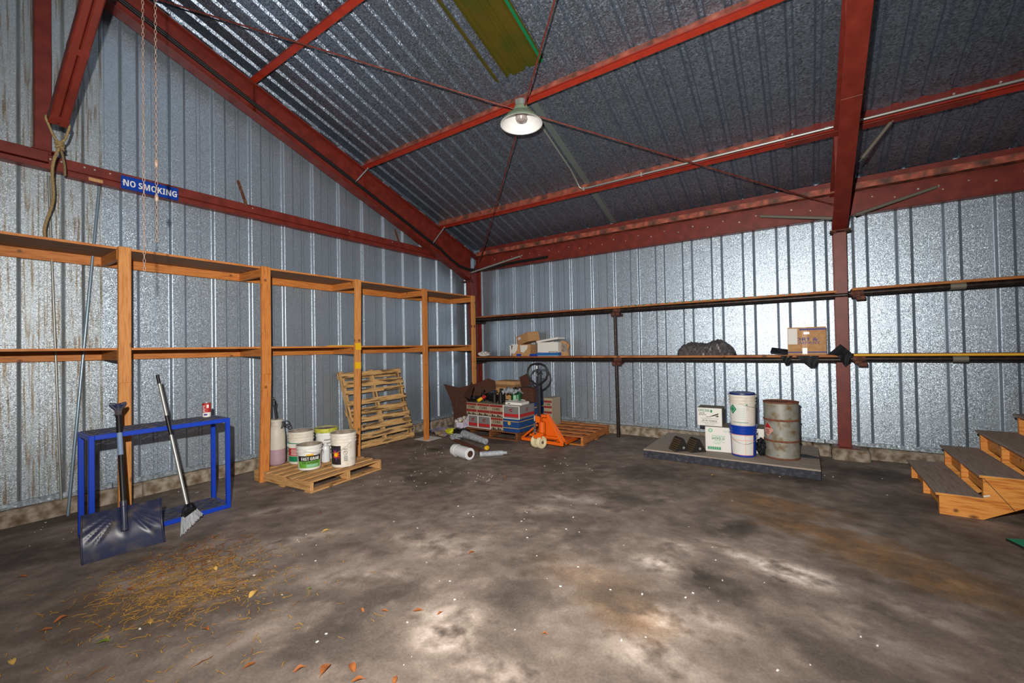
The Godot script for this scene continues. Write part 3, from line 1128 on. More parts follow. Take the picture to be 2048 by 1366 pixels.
func build_steel() -> void:
	frame(0.2, "frame_rafter", "dark red tapered steel rafter along the gable wall with black cable on it", "dark red steel column standing in the far corner of the room")
	frame(6.06, "frame_rafter", "dark red steel rafter rising overhead from the column in the side wall", "dark red steel column standing free against the bright side wall")
	zpurlin(1.16, "red steel purlin nearest the eave, with a silver conduit along it", 0.14, 12.1)
	zpurlin(2.79, "red steel purlin that carries the round ceiling lamp", 0.14, 12.1)
	zpurlin(4.36, "red steel purlin highest up, at the top left of the roof", 0.14, 12.1)
	# doubled length of the lowest purlin where it passes the frame
	var sp := thing("purlin_splice", "second length of red purlin lapped behind the overhead rafter", "beam", Vector3(5.55, raf_t(1.2), 1.2))
	var sb := MB.new()
	var up := Vector3(0, 1, -SLOPE).normalized()
	var b0 := Vector3(0, raf_t(1.16) + 0.014, 1.16) + Vector3(0, SLOPE, 1).normalized() * 0.012
	sb.bar(Vector3(5.55, 0, 0) + b0 + up * 0.10, Vector3(7.35, 0, 0) + b0 + up * 0.10, 0.006, 0.19, up)
	wpart(sb, sp, "web", M.red)
	var sb2 := MB.new()
	sb2.bar(Vector3(5.55, 0, 0) + b0 + Vector3(0, -0.012, 0.035), Vector3(7.05, 0, 0) + b0 + Vector3(0, -0.012, 0.035), 0.075, 0.010, up, 0.001)
	wpart(sb2, sp, "lower_flange", M.red)
	for bx in [5.62, 6.9, 7.2]:
		var b := MB.new()
		b.tube([Vector3(bx, 0, 0) + b0 + up * 0.12 + Vector3(0, 0, 0.003), Vector3(bx, 0, 0) + b0 + up * 0.12 + Vector3(0, 0.004, 0.014)], 0.010, 8)
		wpart(b, sp, "bolt", M.bolt)
	# eave strut over the side wall
	var es := thing("eave_strut", "dark red eave beam along the top of the side wall", "beam", Vector3(0.28, 3.0, 0.15))
	var ew := MB.new()
	ew.mbox(Vector3(0.275, 3.012, 0.135), Vector3(12.1, 3.27, 0.15), 0.003)
	wpart(ew, es, "web", M.red)
	var eb := MB.new()
	eb.mbox(Vector3(0.275, 3.004, 0.05), Vector3(12.1, 3.014, 0.152), 0.002)
	wpart(eb, es, "lower_flange", M.red)
	var et := MB.new()
	et.mbox(Vector3(0.275, 3.30, 0.06), Vector3(12.1, 3.312, 0.21), 0.002)
	et.mbox(Vector3(0.275, 3.30, 0.205), Vector3(12.1, 3.375, 0.213), 0.002)
	wpart(et, es, "upper_flange", M.purlin_web)
	var ei := MB.new()
	ei.mbox(Vector3(0.275, 3.26, 0.06), Vector3(12.1, 3.474, 0.09))
	wpart(ei, es, "inner_web", M.red)
	for k in 36:
		var x := 0.7 + k * 0.4064 * 0.5
		if absf(x - 6.1) < 0.12 or x > 8.2:
			continue
		var b := MB.new()
		var y := 3.19 if k % 2 == 0 else 3.14
		b.tube([Vector3(x, y, 0.15), Vector3(x, y, 0.158)], 0.008 if k % 3 else 0.011, 6)
		wpart(b, es, "screw", M.bolt)
	# girt across the gable wall
	var gi := thing("wall_girt", "dark red girt across the gable wall carrying the blue sign", "beam", Vector3(0.07, 3.1, 3.0))
	var gu := MB.new()
	gu.mbox(Vector3(0.03, 3.168, 0.30), Vector3(0.125, 3.262, 6.06), 0.003)
	wpart(gu, gi, "upper_flange", M.red)
	var gw := MB.new()
	gw.mbox(Vector3(0.03, 3.148, 0.30), Vector3(0.095, 3.172, 6.9))
	wpart(gw, gi, "web", M.red)
	var gl := MB.new()
	gl.mbox(Vector3(0.03, 3.108, 0.30), Vector3(0.118, 3.152, 5.94), 0.003)
	wpart(gl, gi, "lower_flange", M.red)
	var g2 := MB.new()
	g2.mbox(Vector3(0.03, 3.195, 6.06), Vector3(0.132, 3.29, 7.6), 0.003)
	wpart(g2, gi, "upper_flange", M.red)
	var g3 := MB.new()
	g3.mbox(Vector3(0.03, 3.134, 5.94), Vector3(0.126, 3.182, 7.6), 0.003)
	wpart(g3, gi, "lower_flange", M.red)
	for z in [6.05, 5.98, 5.83, 5.76, 5.65, 4.35, 3.0, 2.2]:
		var b := MB.new()
		b.tube([Vector3(0.12, 3.225, z), Vector3(0.135, 3.225, z)], 0.008, 6)
		wpart(b, gi, "bolt", M.bolt)
	var chip := MB.new()
	chip.mbox(Vector3(0.117, 3.116, 5.70), Vector3(0.1192, 3.148, 5.80))
	wpart(chip, gi, "bare_patch", M.cardboard, "bare patch where the red paint is gone")
	# post in the middle of the gable wall
	var po := thing("gable_post", "dark red vertical post above the girt at the far left", "column", Vector3(0.08, 3.26, 6.09))
	var pb := MB.new()
	pb.mbox(Vector3(0.03, 3.264, 6.04), Vector3(0.125, 5.35, 6.145), 0.004)
	wpart(pb, po, "post", M.red)
	var pf := MB.new()
	pf.mbox(Vector3(0.03, 3.291, 6.02), Vector3(0.14, 3.303, 6.16), 0.002)
	wpart(pf, po, "foot_plate", M.red)
	# rusty strips between girt and rafter
	for s in [[4.42, 3.24, 4.50, 3.53, "short rusty steel strip standing on the girt in the middle of the gable wall"], [2.05, 3.22, 2.12, 3.46, "short rusty steel strip on the girt close under the rafter"]]:
		var b := MB.new()
		b.bar(Vector3(0.13, s[1], s[0]), Vector3(0.10, s[3], s[2]), 0.004, 0.035, Vector3.BACK)
		solo(b, "steel_strip", M.rust, Vector3(0.13, s[1], s[0]), s[4], "strip")
	# bracing rods
	for q in [[Vector3(0.28, 5.02, 5.62), Vector3(6.03, 3.165, 0.13), "long rusty bracing rod from the gable rafter down to the side wall column"], [Vector3(6.03, 5.02, 5.62), Vector3(0.28, 3.165, 0.13), "long rusty bracing rod from overhead down to the far corner"]]:
		var b := MB.new()
		var a: Vector3 = q[0]
		var e: Vector3 = q[1]
		if a.x > 3.0:
			a += Vector3(0, -0.012, 0)
			e += Vector3(0, -0.012, 0)
		b.tube([a, (a + e) * 0.5 + Vector3(0, -0.015, 0), e], 0.0085, 8)
		var o := thing("bracing_rod", q[2], "rod", e, 0.0, "rusty roof bracing rods")
		wpart(b, o, "rod", M.rod)
		var nb := MB.new()
		var d := (a - e).normalized()
		nb.tube([e + d * 0.02, e + d * 0.05], 0.017, 6)
		wpart(nb, o, "nut", M.rust)
	# pipe braces with flattened ends
	for q in [[Vector3(0.31, 2.925, 0.46), Vector3(1.38, 3.17, 0.19), M.silver, "bright pipe brace in the far corner under the eave beam", 0.017],
			[Vector3(5.19, 3.175, 0.19), Vector3(6.03, 2.93, 0.42), M.dull, "grey pipe brace left of the side wall column head", 0.019],
			[Vector3(6.17, 2.93, 0.42), Vector3(6.97, 3.175, 0.19), M.dull, "grey pipe brace right of the side wall column head", 0.019],
			[Vector3(6.18, 3.27, 1.30), Vector3(6.46, 3.655, 1.19), M.dull, "short grey pipe brace between overhead rafter and lowest purlin", 0.017],
			[Vector3(0.29, 3.93, 3.0), Vector3(0.38, 4.17, 2.84), M.silver, "short bright brace between gable rafter and lamp purlin", 0.011],
			[Vector3(0.29, 3.32, 1.44), Vector3(0.36, 3.655, 1.2), M.silver, "short bright brace between gable rafter and lowest purlin", 0.011]]:
		var a: Vector3 = q[0]
		var e: Vector3 = q[1]
		var o := thing("pipe_brace", q[3], "brace", a)
		var d := (e - a).normalized()
		var b := MB.new()
		b.tube([a + d * 0.04, e - d * 0.04], q[4], 10)
		wpart(b, o, "pipe", q[2])
		for p in [[a, a + d * 0.055], [e - d * 0.055, e]]:
			var tb := MB.new()
			tb.bar(p[0], p[1], 0.03, 0.006, Vector3.UP, 0.001)
			wpart(tb, o, "flat_end", q[2])
		var bo := MB.new()
		bo.tube([e - d * 0.012 + Vector3(0, -0.012, 0), e - d * 0.012 + Vector3(0, 0.012, 0)], 0.009, 6)
		wpart(bo, o, "bolt", M.bolt)
	# yellow mark on the short brace
	# black cable along the rafter into the corner and along the eave beam
	var cp := []
	for z in [6.05, 5.5, 4.5, 3.5, 2.6, 2.0, 1.6]:
		cp.append(Vector3(0.285, raf_b(z) + 0.075, z))
	cp += [Vector3(0.29, 3.25, 1.25), Vector3(0.30, 3.10, 0.98), Vector3(0.32, 3.00, 0.75), Vector3(0.36, 2.965, 0.52), Vector3(0.50, 2.975, 0.34), Vector3(0.75, 3.01, 0.23), Vector3(1.1, 3.05, 0.18), Vector3(1.9, 3.06, 0.172)]
	for dv in [Vector3.ZERO, Vector3(0.004, 0.022, 0)]:
		var b := MB.new()
		var pts := []
		for p in cp:
			pts.append(p + dv)
		b.tube(pts, 0.0145, 8)
		solo(b, "electric_cable", M.cable, Vector3(0.29, 3.5, 1.6), "lower of two black cables running down the gable rafter" if dv == Vector3.ZERO else "upper of two black cables running down the gable rafter", "cable", "black cables on the gable rafter")
	build_boom()

func build_boom() -> void:
	# red steel arm tied up with rope
	var a := Vector3(0.75, 3.33, 6.10)
	var e := Vector3(2.55, 4.86, 5.96)
	var d := (e - a).normalized()
	var side := d.cross(Vector3.UP).normalized()
	var up := side.cross(d)
	var o := thing("slanting_beam", "dark red steel beam slanting down at the top left, tied with rope", "beam", a)
	for s in [-1.0, 1.0]:
		var b := MB.new()
		b.bar(a + side * 0.029 * s, e + side * 0.029 * s, 0.054, 0.075, up, 0.008)
		wpart(b, o, "channel", M.red)
	for t in [0.03, 0.62, 1.25]:
		var w := MB.new()
		w.bar(a + d * t, a + d * (t + 0.05), 0.1125, 0.0765, up, 0.002)
		wpart(w, o, "strap_plate", M.red)
	# rope: sling round the arm, knot, tail
	var ro := thing("tie_rope", "tan rope knotted round the red beam and hanging down the wall", "rope", Vector3(0.7, 2.3, 6.05))
	var k := Vector3(0.66, 3.20, 6.075)
	for s in [-1.0, 1.0]:
		var b := MB.new()
		var p := a + d * 0.02
		b.tube([k, k + Vector3(0.02, 0.05, 0.035 * s), p + side * 0.066 * s + up * -0.02, p + side * 0.066 * s + up * 0.03, p + up * 0.05], 0.009, 8)
		wpart(b, ro, "sling", M.rope)
	var kb := MB.new()
	for q in 5:
		var c := k + Vector3(rng.randf_range(-0.012, 0.012), rng.randf_range(-0.03, 0.02), rng.randf_range(-0.012, 0.012))
		var pts := []
		for i in 13:
			var an := TAU * i / 12.0
			pts.append(c + Vector3(0.02 * cos(an), 0.016 * sin(an + q), 0.02 * sin(an)))
		kb.tube(pts, 0.008, 7, false)
	wpart(kb, ro, "knot", M.rope)
	var tl := MB.new()
	var pts2 := []
	for i in 22:
		var t := i / 21.0
		pts2.append(Vector3(lerpf(0.66, 0.30, minf(t * 1.6, 1.0)), lerpf(3.17, 2.44, t), 6.075 + 0.018 * sin(t * 9.0) + 0.02 * t))
	tl.tube(pts2, 0.0115, 8)
	wpart(tl, ro, "tail", M.rope)
	var t2 := MB.new()
	t2.tube([k, Vector3(0.55, 3.16, 6.04), Vector3(0.42, 3.10, 6.005), Vector3(0.33, 3.05, 5.99)], 0.009, 8)
	wpart(t2, ro, "tail", M.rope)

# ---------------------------------------------------------------- wooden shelving on the gable wall
func build_wood_shelf() -> void:
	var sh := thing("shelf_unit", "long stained pine shelving with two shelves along the gable wall", "shelves", Vector3(0.35, 0, 3.5))
	var zs := [6.88, 5.658, 4.432, 3.208, 1.955, 0.732]
	var feet := [6.88, 5.67, 4.50, 3.27, 2.02, 0.75]
	var topy := 2.425
	for i in zs.size():
		var b := MB.new()
		b.off = Vector2(i * 0.31, i * 0.043)
		var tx := 0.605
		var fx := 0.665 if i in [2, 4] else 0.62
		var w := 0.1 if i == 2 else 0.089
		var mid := Vector3((tx + fx) * 0.5 + (0.015 if i == 2 else 0.0), 1.2, (zs[i] + feet[i]) * 0.5 - (0.01 if i == 2 else 0.0))
		var foot := 0.0
		b.bar(Vector3(fx, foot, feet[i]), mid, w, 0.04, Vector3.RIGHT, 0.003)
		b.bar(mid, Vector3(tx, topy + 0.006, zs[i]), w, 0.04, Vector3.RIGHT, 0.003)
		var p := wpart(b, sh, "post", M.pine if i % 2 else M.pine2)
		if i == 3:
			for yy in [[1.46, 1.55], [1.20, 1.29]]:
				var yb := MB.new()
				yb.bar(Vector3(0.6265 + (1.55 - yy[1]) * 0.007, yy[0], zs[i] + 0.0225 + (1.55 - yy[1]) * 0.03), Vector3(0.6258, yy[1], zs[i] + 0.0225 + (1.55 - yy[1]) * 0.03), 0.0895, 0.0125, Vector3.RIGHT)
				wpart(yb, p, "tape_patch", M.yellow, "bright yellow patch")
	for lv in [topy, 1.513]:
		# boards, one for each bay
		for i in 5:
			var b := MB.new()
			b.off = Vector2(i * 0.7, lv)
			b.mbox(Vector3(0.03, lv - 0.019, zs[i + 1] + 0.002), Vector3(0.588, lv, zs[i] - 0.002), 0.002)
			var o := wpart(b, sh, "shelf_board", M.plywood)
			var eb := MB.new()
			eb.mbox(Vector3(0.588, lv - 0.019, zs[i + 1] + 0.05), Vector3(0.594, lv + 0.001, zs[i] - 0.05))
			wpart(eb, o, "board_edge", M.pine2)
			var rb := MB.new()
			rb.off = Vector2(i * 0.43 + 0.2, lv * 0.3)
			rb.mbox(Vector3(0.03, lv - 0.109, zs[i + 1] + 0.02), Vector3(0.068, lv - 0.020, zs[i] + 0.018), 0.002)
			wpart(rb, sh, "back_rail", M.pine2)
		for i in 6:
			var jb := MB.new()
			jb.off = Vector2(i * 0.29, lv * 0.7)
			var z: float = zs[i] + (0.03 if i < 5 else 0.0)
			jb.mbox(Vector3(0.068, lv - 0.109, z - 0.019), Vector3(0.588, lv - 0.020, z + 0.019), 0.002)
			wpart(jb, sh, "cross_rail", M.pine2)
	# yellow stick lying on the middle shelf
	var y := MB.new()
	y.mbox(Vector3(0.50, 1.514, 3.26), Vector3(0.575, 1.524, 3.62), 0.002)
	solo(y, "yellow_stick", M.yellow, Vector3(0.54, 1.514, 3.44), "flat yellow stick lying on the edge of the middle shelf", "stick")

# ---------------------------------------------------------------- pipe shelves on the side wall
func build_pipe_shelf() -> void:
	var cols := [
		[0.30, 6.02, 2.075, 1.288, "pipe_shelving", "rusty pipe shelving left of the red column, with boxes on its lower board"],
		[6.16, 9.0, 2.088, 1.300, "pipe_shelving", "rusty pipe shelving right of the red column, with a yellow edged lower board"]]
	for c in cols:
		var x0: float = c[0]
		var x1: float = c[1]
		var right: bool = x0 > 3.0
		var t := thing(c[4], c[5], "shelves", Vector3((x0 + x1) * 0.5, 0, 0.2))
		for lv in [2, 3]:
			var y: float = c[lv]
			var seams := [x0, x1] if right else [x0, 2.62, x1]
			for i in seams.size() - 1:
				var b := MB.new()
				b.off = Vector2(i * 0.6, lv * 0.2)
				b.mbox(Vector3(seams[i] + 0.001, y - 0.030, 0.04), Vector3(seams[i + 1] - 0.001, y, 0.335), 0.003)
				var o := wpart(b, t, "shelf_board", M.shelf_board if right or i == 1 else M.shelf_rust)
				if lv == 3 and right:
					var e := MB.new()
					e.mbox(Vector3(seams[i], y - 0.024, 0.335), Vector3(seams[i + 1], y - 0.004, 0.337))
					wpart(e, o, "painted_edge", M.yellow, "yellow painted edge")
				if lv == 2 and not right and i == 1:
					for k in 22:
						var e := MB.new()
						var xx := 3.3 + k * 0.115
						e.mbox(Vector3(xx, y - 0.016, 0.335), Vector3(xx + 0.03, y - 0.001, 0.3365))
						wpart(e, o, "green_mark", M.green_edge)
			for z in [0.30, 0.09]:
				var b := MB.new()
				b.tube([Vector3(x0 - 0.03, y - 0.061, z), Vector3(x1 + (0.0 if right else 0.10), y - 0.061, z)], 0.030, 12)
				wpart(b, t, "pipe", M.black_pipe)
			for xx in ([6.21, 7.06] if right else [3.23]):
				var b := MB.new()
				b.tube([Vector3(xx - 0.06, y - 0.061, 0.30), Vector3(xx + 0.06, y - 0.061, 0.30)], 0.038, 12)
				wpart(b, t, "coupling", M.rust if xx < 7.0 else M.dull)
			if right:
				var br := MB.new()
				br.bar(Vector3(6.20, y - 0.10, 0.14), Vector3(6.20, y - 0.10, 0.36), 0.07, 0.035, Vector3.UP, 0.006)
				br.bar(Vector3(6.24, y - 0.125, 0.31), Vector3(6.24, y - 0.125, 0.36), 0.09, 0.05, Vector3.UP, 0.006)
				wpart(br, t, "bracket", M.rust)
			else:
				var br := MB.new()
				br.tube([Vector3(3.20, y - 0.125, 0.02), Vector3(3.20, y - 0.125, 0.40)], 0.026, 10)
				br.tube([Vector3(3.14, y - 0.125, 0.33), Vector3(3.28, y - 0.125, 0.33)], 0.030, 10)
				wpart(br, t, "tee_bracket", M.rust)
				var bl := MB.new()
				bl.tube([Vector3(0.34, y - 0.115, 0.04), Vector3(0.34, y - 0.115, 0.36)], 0.024, 10)
				wpart(bl, t, "tee_bracket", M.black_pipe)
		if not right:
			var p := MB.new()
			p.tube([Vector3(3.215, 0.0, 0.33), Vector3(3.205, 1.16, 0.33)], 0.026, 12)
			p.tube([Vector3(3.205, 1.29, 0.33), Vector3(3.20, 1.95, 0.33)], 0.024, 12)
			wpart(p, t, "pipe_post", M.black_pipe)
		else:
			for yy in [2.03, 1.24]:
				pass
			var p := MB.new()
			p.tube([Vector3(8.95, 0.0, 0.33), Vector3(8.95, 2.0, 0.33)], 0.026, 12)
			wpart(p, t, "pipe_post", M.black_pipe)

# ---------------------------------------------------------------- lamp, conduit, sign, chains, poles
func build_fixtures() -> void:
	var c := Vector3(3.155, 3.925, 2.905)
	var l := thing("ceiling_lamp", "round high bay lamp with white reflector hanging from the middle purlin", "lamp", c)
	var sh := MB.new()
	sh.lathe([Vector2(0.225, 0.0), Vector2(0.212, 0.03), Vector2(0.165, 0.085), Vector2(0.105, 0.125), Vector2(0.085, 0.135)], 40)
	sh.lathe([Vector2(0.233, -0.004), Vector2(0.233, 0.004), Vector2(0.225, 0.006)], 40)
	part(sh, l, "shade", M.lamp_shell)
	var inn := MB.new()
	inn.lathe([Vector2(0.082, 0.130), Vector2(0.102, 0.121), Vector2(0.161, 0.081), Vector2(0.208, 0.028), Vector2(0.222, -0.003), Vector2(0.233, -0.004)], 40)
	part(inn, l, "reflector", M.enamel, "white enamel inside")
	var nk := MB.new()
	nk.lathe([Vector2(0.088, 0.128), Vector2(0.082, 0.175), Vector2(0.074, 0.19), Vector2(0.0, 0.191)], 28)
	nk.lathe([Vector2(0.0, 0.128), Vector2(0.088, 0.128)], 28)
	part(nk, l, "housing", M.lamp_shell)
	var cp := MB.new()
	cp.lathe([Vector2(0.066, 0.19), Vector2(0.066, 0.255), Vector2(0.058, 0.262), Vector2(0.0, 0.262)], 24)
	part(cp, l, "socket_cap", M.silver)
	var bu := MB.new()
	bu.lathe([Vector2(0.0, 0.022), Vector2(0.03, 0.025), Vector2(0.056, 0.038), Vector2(0.066, 0.06), Vector2(0.06, 0.09), Vector2(0.04, 0.125)], 24)
	part(bu, l, "bulb", M.bulb)
	# conduit from the lamp down the slope, round the bend and along the lowest purlin
	var pts := [Vector3(3.06, 4.30, 2.72), Vector3(3.06, roof_y(2.45) - 0.03, 2.45), Vector3(3.06, roof_y(1.5) - 0.05, 1.5)]
	var e := Vector3(3.10, raf_t(1.16) + 0.06, 1.255)
	pts += [Vector3(3.06, roof_y(1.33) - 0.09, 1.34), Vector3(3.075, e.y + 0.03, 1.275), Vector3(3.11, e.y + 0.004, 1.258), Vector3(3.2, e.y, 1.256), Vector3(5.98, e.y, 1.256)]
	var cb := MB.new()
	cb.tube(pts, 0.0125, 10)
	var co := thing("lamp_conduit", "silver conduit from the ceiling lamp bending along the lowest purlin", "conduit", Vector3(3.2, 3.7, 1.25))
	wpart(cb, co, "pipe", M.silver)
	var cb2 := MB.new()
	cb2.tube([Vector3(6.0, e.y, 1.258), Vector3(12.0, e.y + 0.01, 1.258)], 0.0125, 10)
	wpart(cb2, co, "pipe", M.silver)
	for xx in [5.93, 6.02, 7.05]:
		var b := MB.new()
		b.tube([Vector3(xx - 0.025, e.y, 1.257), Vector3(xx + 0.025, e.y, 1.257)], 0.017, 10)
		wpart(b, co, "coupling", M.silver)
	for xx in [3.12, 3.95]:
		var b := MB.new()
		b.mbox(Vector3(xx, e.y - 0.025, 1.235), Vector3(xx + 0.02, e.y + 0.025, 1.272), 0.003)
		wpart(b, co, "clip", M.bolt)
	# sign
	var s := thing("no_smoking_sign", "blue enamel NO SMOKING sign on the red girt", "sign", Vector3(0.136, 3.107, 5.338), PI / 2)
	var pl := MB.new()
	pl.cbox(Vector3(0, 0.066, 0), Vector3(0.468, 0.132, 0.006), 0.002)
	part(pl, s, "plate", M.sign_blue)
	lettering("NO SMOKING", 0.062, M.white, s, T(0, 0.062, 0.0036), "lettering", true, 0.80)
	for q in [-0.218, 0.218]:
		var b := MB.new()
		b.cbox(Vector3(q, 0.068, 0.004), Vector3(0.014, 0.006, 0.003), 0.001)
		part(b, s, "screw", M.white)
	# two hanging chains
	for q in [[2.30, 5.955, 1.97, "chain nearer the NO SMOKING letters, left strand of the hanging chains", 281.0], [2.33, 5.90, 2.16, "right strand of the two thin hanging chains", 296.0]]:
		var t := thing("hanging_chain", q[3], "chain", Vector3(q[0], q[2], q[1]), 0.0, "thin chains hanging from the roof")
		var y: float = q[2]
		var k := 0
		while y < 4.4:
			var b := MB.new()
			var pts3 := []
			for i in 9:
				var an := TAU * i / 8.0
				var w := 0.0062 * cos(an)
				pts3.append(Vector3(q[0] + (w if k % 2 else 0.0), y + 0.0155 * sin(an) + 0.0155, q[1] + (0.0 if k % 2 else w)))
			b.tube(pts3, 0.0017, 5, false)
			wpart(b, t, "link", M.chain)
			y += 0.0255
			k += 1
		var up := MB.new()
		up.tube([Vector3(q[0], y, q[1]), Vector3(q[0], roof_y(q[1]) - 0.05, q[1])], 0.004, 6)
		wpart(up, t, "upper_chain", M.chain)
		if q[4] > 290.0:
			for yy in [2.44, 2.66]:
				var b := MB.new()
				b.lathe([Vector2(0, -0.03), Vector2(0.009, -0.018), Vector2(0.012, 0.0), Vector2(0.008, 0.02), Vector2(0, 0.03)], 10, 0.0, TAU, Transform3D(Basis.IDENTITY, Vector3(q[0], yy, q[1])))
				wpart(b, t, "knot", M.chain)
	# two thin poles leaning on the gable wall behind the shelving
	var p1 := MB.new()
	p1.tube([Vector3(0.10, 0.148, 5.985), Vector3(0.045, 3.10, 6.05)], 0.009, 8)
	solo(p1, "thin_pole", M.silver, Vector3(0.10, 0.148, 5.985), "thin silver pole leaning on the gable wall, left of the other", "pole")
	var p2 := MB.new()
	p2.tube([Vector3(0.135, 0.0, 5.95), Vector3(0.05, 3.10, 5.712)], 0.012, 8)
	solo(p2, "thin_pole", flat(col(150, 172, 190), 0.35, 0.6), Vector3(0.135, 0.0, 5.95), "thicker bluish pole slanting to the right against the gable wall", "pole")

# ---------------------------------------------------------------- left floor: bench, tools
func bench_panel(t: Node3D, y: float) -> void:
	# perforated sheet: long strips joined by staggered webs
	for i in 7:
		var b := MB.new()
		var x := -0.150 + i * 0.05
		b.cbox(Vector3(x, y, 0), Vector3(0.028, 0.004, 0.93))
		for k in 9:
			var z := -0.42 + k * 0.1 + (0.05 if i % 2 else 0.0)
			if i < 6 and z < 0.45:
				b.cbox(Vector3(x + 0.025, y, z), Vector3(0.024, 0.004, 0.04))
		part(b, t, "perforated_strip", M.blue_dusty)

func build_bench() -> void:
	var t := thing("metal_bench", "blue metal bench with slotted top in front of the pine shelving", "bench", Vector3(1.035, 0, 5.53))
	var H := 0.84
	for sx in [-1, 1]:
		for sz in [-1, 1]:
			var b := MB.new()
			b.cbox(Vector3(sx * 0.163, H * 0.5, sz * 0.463), Vector3(0.034, H - 0.002, 0.034), 0.003)
			part(b, t, "leg", M.blue)
	for y in [H - 0.018, 0.020]:
		for sx in [-1, 1]:
			var b := MB.new()
			b.cbox(Vector3(sx * 0.166, y, 0), Vector3(0.028, 0.036, 0.892), 0.002)
			part(b, t, "side_rail", M.blue)
		for sz in [-1, 1]:
			var b := MB.new()
			b.cbox(Vector3(0, y, sz * 0.466), Vector3(0.292, 0.036, 0.028), 0.002)
			part(b, t, "end_rail", M.blue)
		bench_panel(t, y + 0.019)
	# can on the bench
	var c := thing("spray_can", "small red and white can standing on the blue bench", "can", Vector3(0.96, H + 0.004, 5.15), 0.9)
	var can := MB.new()
	can.lathe([Vector2(0, 0.001), Vector2(0.032, 0.001), Vector2(0.034, 0.004), Vector2(0.034, 0.045)], 24)
	part(can, c, "lower_band", M.white)
	var can2 := MB.new()
	can2.lathe([Vector2(0.034, 0.045), Vector2(0.034, 0.128), Vector2(0.032, 0.131)], 24)
	part(can2, c, "body", M.red_print)
	var rim := MB.new()
	rim.lathe([Vector2(0.032, 0.131), Vector2(0.033, 0.134), Vector2(0.030, 0.136), Vector2(0.029, 0.132), Vector2(0, 0.132)], 24)
	part(rim, c, "rim", M.silver)
	var lb := MB.new()
	lb.lathe([Vector2(0.0345, 0.016), Vector2(0.0345, 0.034)], 8, -0.3, 0.5)
	part(lb, c, "badge", M.navy_print)
	for q in [[0.088, 0.118, 0.35, 0.85], [0.052, 0.058, -0.75, 0.0], [0.064, 0.070, -0.75, -0.1], [0.076, 0.082, -0.75, 0.0], [0.09, 0.096, -0.75, -0.2], [0.104, 0.11, -0.75, 0.0]]:
		var w := MB.new()
		w.lathe([Vector2(0.0345, q[0]), Vector2(0.0345, q[1])], 6, q[2], q[3])
		part(w, c, "print_block", M.white)
	build_shovel()
	build_broom()

